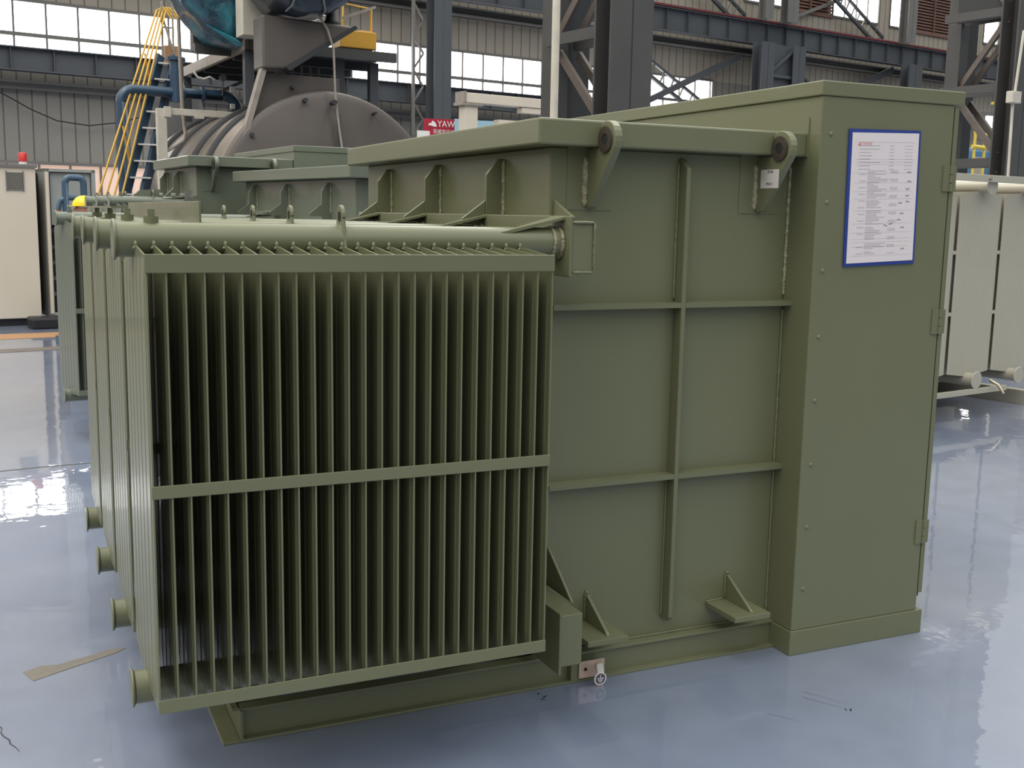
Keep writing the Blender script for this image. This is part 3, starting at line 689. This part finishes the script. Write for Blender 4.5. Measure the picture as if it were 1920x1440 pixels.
# front bracket plate and duct standing on it
t.part('bracket_plate', MB().prism([(4.20, 2.60), (4.47, 3.46), (5.60, 3.44), (5.62, 3.05), (4.9, 2.9), (4.4, 2.55)], 1, 15.12, 15.16), RAWST, bevel=.004)
t.part('bracket_edge', MB().beam((4.20, 15.05, 2.56), (4.48, 15.05, 3.48), .07, .16, (0, 1, 0)), RUST)
t.part('duct', MB().prism([(4.44, 3.48), (4.44, 4.18), (5.72, 4.14), (5.70, 4.08), (4.78, 3.50)], 1, 14.9, 15.35), RAWST, bevel=.03)
t.part('duct_rim', MB().prism([(4.74, 3.52), (5.74, 4.15), (5.78, 4.11), (4.80, 3.47)], 1, 14.86, 15.38), STEELB)
t.part('pipe', MB().tube([(5.2, 14.85, 4.24), (5.33, 14.84, 4.05), (5.41, 14.83, 3.80), (5.42, 14.8, 3.2), (5.45, 14.72, 2.7), (5.52, 14.7, 2.2), (5.6, 14.70, 1.6)], .016, 10), RUST)
t.part('support_strut', MB().box(5.44, 5.48, 14.74, 14.80, 1.5, 2.92), STEEL)
for (x_, z_, y_, r_) in ((4.90, 3.28, 15.0, .03), (5.02, 3.10, 14.86, .03), (5.38, 3.08, 14.7, .035), (6.02, 2.98, 14.8, .02), (4.28, 2.60, 14.9, .03)):
    t.part('bolt', MB().tube([(x_, y_, z_), (x_ + .02, y_ + .2, z_)], r_, 12), STEELB)
t.part('valve_stub', MB().tube([(5.48, 15.1, 4.16), (5.48, 15.1, 4.2), (5.48, 15.1, 4.21), (5.48, 15.1, 4.36)], .1, 16, rr=[.13, .13, .09, .05]), STEELB)
# steel platform above the vessel
t = Thing('steel_platform', 'grey steel platform on posts over the brown vessel, with yellow handrail', 'platform', (5.6, 18, 0), PA)
t.part('edge_beam', MB().box(4.53, 4.60, 16.0, 20.1, 3.86, 4.02), RUST, bevel=.004)
t.part('edge_beam', MB().box(4.53, 6.85, 16.0, 16.08, 3.86, 4.0), STEEL)
t.part('deck', MB().box(4.6, 6.8, 16.08, 20.1, 3.94, 3.98), STEELB)
jo = MB()
for y in (16.9, 17.8, 18.7, 19.6): jo.box(4.6, 6.8, y, y + .08, 3.82, 3.94)
t.part('joist', jo, STEELB)
for x, y in ((4.60, 16.15), (6.03, 16.3), (6.58, 16.3), (4.60, 20.0), (6.58, 20.0)):
    t.part('post', MB().box(x - .07, x + .07, y - .06, y + .06, CZ + math.sqrt(1.69 ** 2 - (abs(x - CX) + .0) ** 2), 3.86), GIRD, bevel=.004)
gr = MB()
for k in range(6): gr.box(5.25 + k * .14, 5.28 + k * .14, 17.0, 17.03, 3.05, 3.86)
for z in (3.1, 3.3, 3.55): gr.box(5.2, 6.05, 17.0, 17.03, z, z + .02)
t.part('guard_grille', gr, PURL)
t.part('diagonal_strut', MB().beam((4.7, 18.8, 3.45), (5.3, 18.8, 3.75), .05), PURL)
yr = MB().tube([(6.10, 16.3, 4.0), (6.10, 16.3, 4.70), (6.55, 16.3, 4.66), (6.55, 16.3, 4.0)], .022, 8)
yr.tube([(6.10, 16.3, 4.70), (5.6, 16.3, 4.76)], .022, 8)
t.part('handrail', yr, YEL, label='yellow tube handrail')
t.part('angle_strut', MB().beam((5.56, 16.2, 4.45), (5.92, 16.2, 4.74), .03).beam((6.06, 16.2, 4.47), (6.58, 16.2, 4.68), .04), RUST)
single('yellow_cabinet', MB().box(5.99, 6.57, 16.12, 16.5, 4.04, 4.29).box(6.3, 6.5, 16.15, 16.3, 4.29, 4.31), mat('amber_enamel', (.62, .33, .04), .45, var=.1), 'amber yellow steel box standing on the platform behind the duct', 'box', (6.28, 16.3, 4.04), PA, bevel=.01)
# tarp wrapped drums and parts on the platform
TARPD = mat('dark_navy_tarp', (0.012, 0.022, 0.036), 0.3, var=0.5, scale=2, bump=0.6, bscale=5, coat=0.4)
def tarp_roll(label, xc, zc, r, y0, y1, seed, n=64, m=22):
    rnd = random.Random(seed); vs = []; fs = []
    ph = [rnd.uniform(0, 6.28) for _ in range(8)]
    rows = [(.02, y0 - .10), (.35, y0 - .09), (.7, y0 - .05), (.9, y0)] + [(1.0, y0 + .08 + (y1 - y0 - .16) * i / m) for i in range(m + 1)] + [(.9, y1), (.02, y1 + .05)]
    for q, y in rows:
        for k in range(n):
            a = 2 * PI * k / n
            w = 1 + .018 * math.sin(7 * a + ph[0] + 2 * y) + .014 * math.sin(13 * a + ph[1] - 3 * y) + .010 * math.sin(9 * y + ph[2] + 3 * a)
            vs.append((xc + r * q * w * math.cos(a), y + .02 * math.sin(5 * a + ph[3] + 6 * q), zc + r * q * w * math.sin(a)))
    m2 = len(rows)
    for i in range(m2 - 1):
        for k in range(n): fs.append((i * n + k, i * n + (k + 1) % n, (i + 1) * n + (k + 1) % n, (i + 1) * n + k))
    fs.append(tuple(reversed(range(n)))); fs.append(tuple((m2 - 1) * n + k for k in range(n)))
    t = Thing('tarp_covered_drum', label, 'tarpaulin', (xc, (y0 + y1) / 2, zc - r), PA)
    t.part('tarpaulin', MB().add(vs, fs, True), TARP if seed == 3 else TARPD)
    return t
t = tarp_roll('big drum wrapped in shiny teal tarpaulin, left on the platform', 4.53, 4.79, .87, 16.15, 16.9, 3)
t.part('hanging_flap', MB().add([(4.0, 16.08, 4.15), (4.42, 16.05, 3.90), (4.50, 16.0, 3.92), (4.40, 16.05, 4.0), (4.0, 16.12, 4.17), (4.42, 16.09, 3.90), (4.50, 16.05, 3.92), (4.4, 16.1, 4.02)],
       [(0, 1, 2, 3), (7, 6, 5, 4), (0, 4, 5, 1), (1, 5, 6, 2), (2, 6, 7, 3), (3, 7, 4, 0)]), mat('bright_teal_tarp', (.02, .17, .22), .3, var=.2))
t.part('cradle', MB().box(4.0, 4.2, 16.9, 17.1, 3.9, 4.6).box(4.0, 4.6, 16.8, 16.9, 3.86, 4.0), STEEL)
t = tarp_roll('dark drum with cord-tied tarpaulin hanging above the duct, right of the beige panel', 4.98, 4.97, .78, 14.55, 15.5, 5)
co = MB()
for a_ in (R(215), R(250), R(285), R(320)):
    co.tube([(4.98 + .3 * math.cos(a_), 14.42, 4.97 + .3 * math.sin(a_)), (4.98 + .76 * math.cos(a_), 14.48, 4.97 + .76 * math.sin(a_)), (4.98 + .81 * math.cos(a_), 14.7, 4.97 + .81 * math.sin(a_))], .012, 6)
t.part('cord', co, PURL)
single('beige_panel', MB().box(4.38, 4.66, 15.62, 15.98, 4.0, 5.2), CREAMW, 'beige steel panel between the two tarpaulin-covered drums', 'panel', (4.5, 15.7, 4.0), PA, bevel=.01)

# stair ladder with yellow rails
t = Thing('steep_stair', 'steep blue stair with long yellow handrails climbing to the platform at left', 'stair', (3.2, 19.5, 0), PA)
def P3(px, v): return px
st0, st1 = Vector((2.92, 18.0, .62)), Vector((3.98, 19.2, 4.02))
for dx in (0, .30):
    a = Vector((2.85 + dx, 18.0, .62)); b2 = Vector((3.94 + dx * .75, 18.9, 4.05))
    t.part('stringer', MB().beam(a, b2, .05, .16), BLUE)
st = MB()
for k in range(13):
    p = Vector((2.85, 18.0, .62)).lerp(Vector((3.94, 18.9, 4.05)), (k + .5) / 13)
    st.box(p.x - .02, p.x + .30, p.y - .10, p.y + .10, p.z - .012, p.z + .012)
t.part('tread', st, WHITE)
for (dx, dz) in ((-.34, .0), (-.20, .0), (-.07, 0.0), (.06, .0)):
    a = Vector((2.90 + dx, 18.0, 1.2 + dz)); b2 = Vector((4.02 + dx * .35, 18.9, 4.75 + dz))
    t.part('handrail', MB().tube([a, b2, b2 + Vector((.1, 0, .06)), b2 + Vector((.22, 0, -.1))], .016, 8), YEL, label='long yellow tube handrail')
for q in (.12, .47, .8):
    p = Vector((2.62, 18.0, 1.2)).lerp(Vector((3.92, 18.9, 4.75)), q)
    t.part('baluster', MB().tube([p, p + Vector((.10, 0, -.62))], .015, 8), YEL)
t.part('landing_rail', MB().tube([(3.98, 18.9, 4.05), (3.98, 18.9, 4.9)], .018, 8).tube([(4.15, 18.9, 3.8), (4.15, 18.9, 4.9)], .018, 8).tube([(3.98, 18.9, 4.5), (4.15, 18.9, 4.5)], .015, 8).beam((4.0, 18.9, 4.62), (4.14, 18.9, 4.15), .03), RUST)
single('amber_box', MB().box(4.02, 4.24, 18.9, 19.2, 3.92, 4.22), ORANGE, 'small brown-orange box at the head of the stair', 'box', (4.1, 19, 3.9), PA)

# blue pipework
def arc_pts(c, r, a0, a1, y, n=8): return [(c[0] + r * math.cos(R(a0 + (a1 - a0) * k / n)), y, c[1] + r * math.sin(R(a0 + (a1 - a0) * k / n))) for k in range(n + 1)]
t = Thing('blue_pipeline', 'dark blue pipe arching behind the stair and the pale frame toward the vessel', 'pipe', (3.3, 18.6, 0), PA)
pp = [(3.25, 18.6, 0.1), (3.25, 18.6, 3.25)] + arc_pts((3.45, 3.25), .20, 180, 90, 18.6) + [(4.85, 18.6, 3.45)] + arc_pts((4.85, 3.20), .25, 90, 0, 18.6) + [(5.10, 18.6, 3.18)]
t.part('pipe', MB().tube(pp, .082, 18), BLUE)
for x in (4.18, 4.50): t.part('flange', MB().tube([(x, 18.6, 3.45), (x + .05, 18.6, 3.45)], .13, 18), BLUE)
t.part('flange', MB().tube([(3.25, 18.6, .55), (3.25, 18.6, .62)], .14, 18), BLUE)
t.part('valve_body', MB().tube([(4.12, 18.6, 3.3), (4.12, 18.6, 3.95)], .11, 14).tube([(4.12, 18.6, 3.95), (4.12, 18.6, 4.0)], .15, 14), BLUE)
t.part('hose', MB().tube([(4.36, 18.45, 3.78), (4.42, 18.45, 3.70), (4.52, 18.45, 3.68), (4.62, 18.45, 3.72), (4.70, 18.45, 3.68)], .018, 8), WHITE, label='short white hose')
t.part('gauge', MB().tube([(4.83, 18.42, 3.72), (4.83, 18.48, 3.72)], .055, 18).tube([(4.83, 18.45, 3.66), (4.83, 18.5, 3.45)], .012, 6), PURL, label='round grey pressure gauge')
t.part('clamp', MB().box(4.95, 5.02, 18.45, 18.5, 3.5, 3.6), WHITE)
t.part('clamp', MB().box(4.95, 5.02, 18.45, 18.5, 3.24, 3.32), WHITE)
single('vent_pipe', MB().tube([(3.86, 17.2, 4.4), (3.88, 17.2, 3.1), (3.92, 17.2, 2.72), (3.86, 17.1, 2.6), (3.58, 17.0, 2.42), (3.57, 17.0, 0.02)], .028, 10), RUST, 'thin rusty pipe dropping past the pale frame beside the vessel', 'pipe', (3.86, 17.2, 2.6), PA)
t = Thing('dark_tank', 'tall dark cylinder tank standing behind the pale timber frame', 'tank', (4.95, 22.5, 0), PA)
t.part('shell', MB().tube([(4.95, 22.5, 0), (4.95, 22.5, 3.75)], .5, 32), mat('charcoal_tank_paint', (.085, .08, .078), .5, var=.2, scale=2))
t.part('pipe', MB().tube([(5.6, 22.4, 0), (5.6, 22.4, 3.4)], .05, 10), BLUE)
t.part('control_box', MB().box(5.4, 5.75, 22.2, 22.35, 3.0, 3.45), BLACK)
# pale frame
t = Thing('pale_frame', 'weathered cream frame, post left of the vessel, long beam reaching onto it', 'frame', (3.53, 17.0, 0), PA)
t.part('post', MB().box(3.46, 3.60, 16.95, 17.07, 0, 3.05), CREAMW, bevel=.006)
t.part('cross_beam', MB().box(3.60, 4.75, 16.96, 17.05, 2.965, 3.06), CREAMW, bevel=.006)
t.part('bracket', MB().box(3.56, 3.66, 16.93, 16.96, 2.93, 3.08), CREAMW)
t.part('bracket', MB().box(4.0, 4.14, 16.93, 16.96, 2.93, 2.97), CREAMW)

# ------------------------------------------------------------------ left cabinets, loop, worker
t = Thing('control_cabinet', 'large cream control cabinet with a vent grille at the left edge', 'cabinet', (2.4, 16.2, 0), HA)
t.part('body', MB().box(1.4, 3.22, 15.85, 16.9, .10, 2.12), CREAM, bevel=.01)
t.part('plinth', MB().box(1.45, 3.18, 15.9, 16.85, .0, .10), BLACK)
t.part('top_edge', MB().box(1.38, 3.24, 15.82, 16.92, 2.10, 2.14), PURL)
vg = MB()
for k in range(11): vg.box(2.86, 3.06, 15.835, 15.85, 1.80 + k * .022, 1.811 + k * .022)
t.part('vent_grille', vg.box(2.85, 2.862, 15.83, 15.85, 1.79, 2.05).box(3.058, 3.07, 15.83, 15.85, 1.79, 2.05), PURL)
t.part('door_gap', MB().box(2.05, 2.06, 15.845, 15.852, .12, 2.1), HOLE)
bc = Thing('warning_beacon', 'red beacon light with a white base on top of the cream cabinet', 'beacon', (3.09, 15.95, 2.14), HA)
bc.part('lens', MB().tube([(3.09, 15.95, 2.18), (3.09, 15.95, 2.28), (3.09, 15.95, 2.30)], .055, 18, rr=[.055, .052, .035]), REDP)
bc.part('base', MB().tube([(3.09, 15.95, 2.14), (3.09, 15.95, 2.185)], .05, 18), WHITE)
t = Thing('electrical_panel', 'open grey electrical panel with dark interior beside the cream cabinet', 'cabinet', (3.6, 16.2, 0), HA)
t.part('body', MB().box(3.34, 3.40, 15.9, 16.8, .1, 2.10).box(3.34, 4.0, 16.75, 16.8, .1, 2.10).box(3.95, 4.0, 15.9, 16.8, .1, 2.10).box(3.34, 4.0, 15.9, 16.8, 2.06, 2.10), mat('grey_enamel', (.30, .31, .29), .5, var=.1))
t.part('interior', MB().box(3.24, 3.33, 16.3, 16.7, .15, 2.05).box(3.40, 3.95, 16.6, 16.75, .1, 1.75), BLACK)
t.part('door_panel', MB().box(3.42, 3.94, 15.95, 15.98, 1.35, 2.05), mat('grey_enamel', (.30, .31, .29)), label='grey upper door')
t.part('door_edge', MB().box(3.34, 3.38, 15.85, 15.9, .15, 2.05), CREAM)
for k in range(6): t.part('breaker', MB().box(3.42, 3.55, 16.45, 16.6, .35 + k * .22, .40 + k * .22), PURL)
single('black_toolbox', MB().box(2.98, 3.75, 15.3, 15.65, .0, .15), BLACK, 'low black case lying on the floor in front of the cabinets', 'case', (3.3, 15.5, 0), HA, bevel=.03)
single('orange_floor_stripe', MB().box(1.0, 5.2, 14.3, 14.85, .0, .004), ORANGE, 'worn orange stripe painted on the floor before the cream cabinet', 'floor marking', (3, 14.5, 0), HA)
single('floor_cover_strip', MB().box(-2.0, 6.5, 13.0, 13.30, .0, .004), mat('brown_steel_plate', (.13, .105, .09), .6, var=.2), 'dark brown cover strip crossing the floor before the orange stripe', 'cover plate', (2, 13.1, 0), HA)
t = Thing('blue_pipe_loop', 'blue painted pipe bent into an upside-down U behind the far radiators', 'pipe', (3.1, 13.5, 0), HA)
lp = [(3.055, 13.5, .1), (3.055, 13.5, 1.87)] + arc_pts((3.115, 1.87), .06, 180, 90, 13.5, 5) + [(3.2, 13.5, 1.93)] + arc_pts((3.2, 1.87), .06, 90, 0, 13.5, 5) + [(3.265, 13.5, .1)]
t.part('pipe', MB().tube(lp, .038, 14), BLUEL)
t.part('cross_pipe', MB().tube([(3.27, 13.5, 1.70), (3.06, 13.5, 1.70), (2.99, 13.5, 1.66), (2.97, 13.5, 1.56)], .032, 12), BLUEL)
t.part('base', MB().box(2.9, 3.4, 13.4, 13.6, 0, .1), BLUEL)
t.part('sleeve', MB().tube([(2.97, 13.5, 1.56), (2.98, 13.5, 1.3)], .028, 10), ORANGE)

def worker():
    u, v = 3.185, 13.2
    t = Thing('person', 'worker in a yellow hard hat, only the head visible above the far radiators', 'person', (u, v, 0), HA)
    # body grown from a skeleton
    J = [(0, 0, .92, .15), (0, 0, 1.10, .14), (0, 0, 1.30, .16), (0, 0, 1.40, .10), (0, 0, 1.47, .055),
         (-.18, 0, 1.37, .065), (-.27, .02, 1.12, .045), (-.30, -.10, .90, .032), (-.30, -.15, .83, .03),
         (.18, 0, 1.37, .065), (.27, .02, 1.12, .045), (.30, -.10, .90, .032), (.30, -.15, .83, .03),
         (-.10, 0, .85, .10), (-.11, 0, .48, .065), (-.11, 0, .10, .05), (-.12, -.12, .04, .045),
         (.10, 0, .85, .10), (.11, 0, .48, .065), (.11, 0, .10, .05), (.12, -.12, .04, .045)]
    E = [(0, 1), (1, 2), (2, 3), (3, 4), (2, 5), (5, 6), (6, 7), (7, 8), (2, 9), (9, 10), (10, 11), (11, 12), (0, 13), (13, 14), (14, 15), (15, 16), (0, 17), (17, 18), (18, 19), (19, 20)]
    for s in (-1, 1):
        w = 8 if s < 0 else 12
        for q in range(4):
            b0 = len(J); J.append((s * .30 + (q - 1.5) * .018, -.19, .79, .0095)); J.append((s * .30 + (q - 1.5) * .018, -.21, .75 - .006 * (q % 2), .0085))
            E += [(w, b0), (b0, b0 + 1)]
        b0 = len(J); J.append((s * .265, -.17, .80, .011)); J.append((s * .255, -.20, .775, .009)); E += [(w, b0), (b0, b0 + 1)]
    me = bpy.data.meshes.new('body'); me.from_pydata([j[:3] for j in J], E, [])
    o = bpy.data.objects.new('body', me); COL.objects.link(o); o.parent = t.o; me.materials.append(CLOTH)
    sk = o.modifiers.new('skin', 'SKIN'); lay = me.skin_vertices[0] if me.skin_vertices else None
    if lay is None:
        bpy.context.view_layer.objects.active = o
        with bpy.context.temp_override(object=o, active_object=o): bpy.ops.mesh.customdata_skin_add()
        lay = me.skin_vertices[0]
    for i, j in enumerate(J): lay.data[i].radius = (j[3], j[3]); lay.data[i].use_root = (i == 0)
    o.modifiers.new('smooth', 'SUBSURF').levels = 1
    # head, facing left
    hz = 1.575; vs = []; fs = []; n, m = 28, 20
    for i in range(m + 1):
        th = PI * i / m
        for k in range(n):
            p = 2 * PI * k / n; x = -math.cos(p) * math.sin(th); y = math.sin(p) * math.sin(th); z = math.cos(th)
            r = Vector((x * .098, y * .076, z * .118))
            if x < -.2:
                f = -x
                r.x -= .026 * math.exp(-((z + .12) / .16) ** 2 - (y / .14) ** 2)        # nose
                r.x += .010 * math.exp(-((z - .10) / .10) ** 2 - ((abs(y) - .32) / .16) ** 2)   # eye sockets
                r.x -= .008 * math.exp(-((z + .46) / .07) ** 2 - (y / .28) ** 2)        # lips
                r.x -= .010 * math.exp(-((z + .78) / .14) ** 2 - (y / .3) ** 2)         # chin
            if z < -.3: r.y *= 1 - .22 * (-z - .3)
            vs.append((u + r.x, v + r.y, hz + r.z))
    for i in range(m):
        for k in range(n): fs.append((i * n + k, (i + 1) * n + k, (i + 1) * n + (k + 1) % n, i * n + (k + 1) % n))
    hd = MB().add(vs, fs, True).tube([(u + .02, v, hz - .07), (u + .025, v, hz - .17)], .055, 16)
    h = t.part('head', hd, SKIN)
    t.part('ear', MB().ball((u + .015, v - .076, hz - .01), .03, 10, 8, (.6, .3, 1)).ball((u + .015, v + .076, hz - .01), .03, 10, 8, (.6, .3, 1)), SKIN, parent=h)
    t.part('eye', MB().ball((u - .083, v - .028, hz + .012), .011).ball((u - .083, v + .028, hz + .012), .011), BLACK, parent=h)
    t.part('hair', MB().ball((u + .03, v, hz + .035), .09, 16, 10, (.85, .9, .85)), BLACK, parent=h)
    hv = []; hf = []; n, m = 28, 8
    for i in range(m + 1):
        th = PI / 2 * i / m
        for k in range(n):
            p = 2 * PI * k / n; hv.append((u + .128 * math.sin(th) * math.cos(p), v + .108 * math.sin(th) * math.sin(p), hz + .035 + .118 * math.cos(th)))
    for i in range(m):
        for k in range(n): hf.append((i * n + k, (i + 1) * n + k, (i + 1) * n + (k + 1) % n, i * n + (k + 1) % n))
    hh = MB().add(hv, hf, True)
    brim = [(u + (.135 if math.cos(a) > -.2 else .135 + .05 * (-math.cos(a))) * math.cos(a), v + .115 * math.sin(a)) for a in [2 * PI * k / 28 for k in range(28)]]
    hh.prism(brim, 2, hz + .030, hz + .036)
    t.part('hard_hat', hh, YELB)
worker()

# ------------------------------------------------------------------ middle distance: gantry, signs
t = Thing('cream_gantry', 'cream steel gantry crane frame standing in the distance beyond the lid', 'gantry', (12.6, 20, 0), HA)
t.part('post', MB().box(12.5, 12.82, 19.9, 20.15, 0, 3.86), CREAM, bevel=.01)
t.part('top_beam', MB().box(12.45, 15.6, 19.88, 20.18, 3.90, 4.10), CREAM, bevel=.01)
t.part('lower_beam', MB().box(13.95, 15.4, 19.9, 20.1, 3.78, 3.89), CREAM)
t.part('clamp', MB().box(12.40, 12.92, 19.85, 20.2, 3.84, 3.90).box(12.44, 12.50, 19.84, 20.2, 3.9, 4.12), RUST)
t.part('post', MB().box(15.2, 15.5, 19.9, 20.15, 0, 3.8), CREAM)
t.part('trolley', MB().box(13.35, 13.95, 19.9, 20.1, 3.48, 3.60), CREAM)
t = Thing('company_banner', 'red hanging banner with white lettering below the dark girder', 'sign', (14.5, 24, 3.4), HA)
t.part('panel', MB().prism([(13.90, 3.90), (15.15, 3.94), (14.72, 3.52), (13.90, 3.50)], 1, 24.0, 24.03), REDS)
t.part('blue_panel', MB().prism([(15.15, 3.94), (17.2, 4.0), (17.2, 3.4), (13.9, 3.4), (13.90, 3.46), (14.68, 3.48), (14.72, 3.52)], 1, 24.0, 24.03), SKYS)
t.text('lettering', 'YAWEI', .22, (14.60, 23.985, 3.79), (R(90), 0, 0), WHITE)
t.text('lettering', '亚威变压器', .115, (14.45, 23.985, 3.60), (R(90), 0, 0), WHITE, sx=1.1)
t.part('logo', MB().prism([(14.02, 3.74), (14.10, 3.74), (14.15, 3.72), (14.24, 3.72), (14.24, 3.76), (14.19, 3.83), (14.13, 3.86), (14.09, 3.80), (14.02, 3.79)], 1, 23.985, 24.0), WHITE)
t.part('hanger', MB().box(14.0, 14.04, 24.04, 24.07, 0, 3.9).box(16.9, 16.94, 24.04, 24.07, 0, 3.9), STEEL)
t.part('grey_board', MB().box(13.55, 13.88, 23.7, 23.75, 3.35, 3.58), WHITE)
t = Thing('blue_banner', 'pale blue banner seen between the gantry post and the near lid', 'sign', (15.6, 23.6, 3.3), HA)
t.part('panel', MB().box(14.6, 16.6, 23.7, 23.73, 3.5, 3.92), SKYS)
t.part('logo', MB().ring((14.95, 3.82), 1, .03, .06, 23.68, 23.7, 20), WHITE)
single('dark_electrical_box', MB().box(13.45, 13.9, 25.8, 26.2, 0, 4.05).box(13.3, 13.36, 25.6, 25.66, 0, 4.6), BLACK, 'black box and thin pole left of the red banner', 'box', (13.6, 26, 0), HA)

# ------------------------------------------------------------------ right distance: yellow rails, blue machine
t = Thing('yellow_guardrail', 'yellow railing with posts seen through the right-hand lattice column', 'railing', (37.2, 24, 0), HA)
LY = mat('lemon_yellow_paint', (.75, .55, .08), .45, var=.1)
for u in (36.92, 37.55): t.part('post', MB().tube([(u, 24, 0), (u, 24, 4.86)], .055, 8), LY)
for u in (38.62, 38.88): t.part('post', MB().tube([(u, 24, 0), (u, 24, 4.75)], .045, 8), LY)
t.part('top_rail', MB().tube([(36.9, 24, 4.86), (37.6, 24, 4.80)], .07, 8), LY)
t.part('middle_rail', MB().tube([(36.8, 24, 4.36), (38.1, 24, 4.33)], .08, 8), LY)
t.part('middle_rail', MB().tube([(38.5, 24, 4.42), (39.1, 24, 4.38)], .05, 8), LY)
t = Thing('blue_machine', 'mid blue machine housing with pale panels below the yellow railing', 'machine', (37.6, 25, 0), HA)
t.part('housing', MB().box(38.3, 40.6, 25, 26.5, 0, 4.45), BLUEM, bevel=.15)
t.part('side_panel', MB().box(38.5, 38.95, 24.95, 25, 1.6, 4.1), PALE)
t.part('side_panel', MB().box(39.6, 40.3, 24.95, 25, .6, 4.0), PALE)
t = Thing('overhead_machine', 'grey machine head with a red box high behind the right-hand column', 'machine', (41, 26, 0), HA)
t.part('frame', MB().box(40.0, 46.0, 26, 26.4, 5.75, 5.95), PURL)
t.part('frame', MB().box(43.6, 44.0, 26.4, 26.7, 0, 7.2), PURL)
t.part('cover', MB().box(40.0, 43.5, 26.45, 26.6, 4.9, 5.75), PURL)
t.part('red_box', MB().box(41.9, 42.7, 25.8, 26, 5.1, 5.6), REDP, bevel=.05)
t.part('lamp', MB().ball((42.4, 25.7, 6.7), .33, 16, 10, (1, 1, .8)), WHITE)
t.part('yellow_rail', MB().tube([(40.8, 25.9, 6.3), (44, 25.9, 6.15)], .06, 8), LY)
t.part('yellow_rail', MB().tube([(42.4, 25.9, 5.95), (42.4, 25.9, 6.25)], .09, 8), LY)
LITM = mat('lit_lamp_tube', (1, 1, 1), .4, emit=(1, 1, 1), estr=4.0, var=0)
for (u, z, w, hh_, lab) in ((37.15, 5.05, .45, .4, 'bright glare of a lamp above the yellow railing, nearest the green cabinet edge'), (38.0, 4.95, .25, .25, 'bright round lamp framed between the diagonal lacing bars at right'),
                       (38.95, 5.2, .5, .16, 'upper of two bright lamp bars beside the right-hand near column chord'), (38.95, 4.95, .5, .14, 'lower of two bright lamp bars beside the right-hand near column chord')):
    single('strip_lamp', MB().box(u, u + w, 23.7, 23.8, z, z + hh_), LITM, lab, 'lamp', (u, 24, z), HA, group='bright lamps beyond the right-hand column')

# ------------------------------------------------------------------ marks on the floor
tp = [(-.012, 3.975), (.02, 3.885), (.10, 3.93), (.30, 4.035), (.335, 4.07), (.27, 4.075), (.20, 4.04), (.10, 4.0), (.045, 4.01)]
single('tape_residue', MB().prism(tp, 2, 0.0, .0015), TAPE, 'strip of brown tape residue stuck to the floor, front left', 'tape', (.15, 4.0, 0), 0)
sm = MB()
pts = [(-.35, 7.17), (-.09, 7.209), (.1, 7.24), (.43, 7.266), (.9, 7.33)]
for a, b in zip(pts, pts[1:]):
    sm.add([(a[0], a[1] - .012, .001), (b[0], b[1] - .012, .001), (b[0], b[1] + .012, .001), (a[0], a[1] + .012, .001)], [(0, 1, 2, 3)])
o = struct('trim_4', sm, STEEL, 0)
ck = MB(); q = Vector((-.145, 3.85, .0008))
pl = [q]
for k in range(16):
    q = q + Vector((random.uniform(-.004, .016), -.03, 0)); pl.append(q)
for a, b in zip(pl, pl[1:]):
    w = random.uniform(.001, .003); ck.add([(a.x - w, a.y, .0008), (b.x - w, b.y, .0008), (b.x + w, b.y, .0008), (a.x + w, a.y, .0008)], [(0, 1, 2, 3)])
struct('trim_5', ck, BLACK, 0)

def scuff(label, pts):
    m = MB()
    for (x0, y0, x1, y1, w) in pts:
        m.add([(x0, y0 - w, .0008), (x1, y1 - w * .4, .0008), (x1, y1 + w * .4, .0008), (x0, y0 + w, .0008)], [(0, 1, 2, 3)])
    return single('floor_scuff', m, BLACK, label, 'scuff mark', (pts[0][0], pts[0][1], 0), 0)
scuff('small dark scuff with fine scratches on the floor in front of the cabinet', [(2.458, 2.640, 2.468, 2.655, .004), (2.470, 2.632, 2.484, 2.646, .005), (2.39, 2.78, 2.46, 2.66, .0012), (2.42, 2.81, 2.50, 2.68, .001), (2.20, 2.72, 2.26, 2.64, .0009)])
scuff('dark smudge on the floor just in front of the base channel', [(1.566, 3.14, 1.578, 3.15, .004), (1.572, 3.11, 1.592, 3.12, .004), (1.56, 3.10, 1.575, 3.095, .003)])
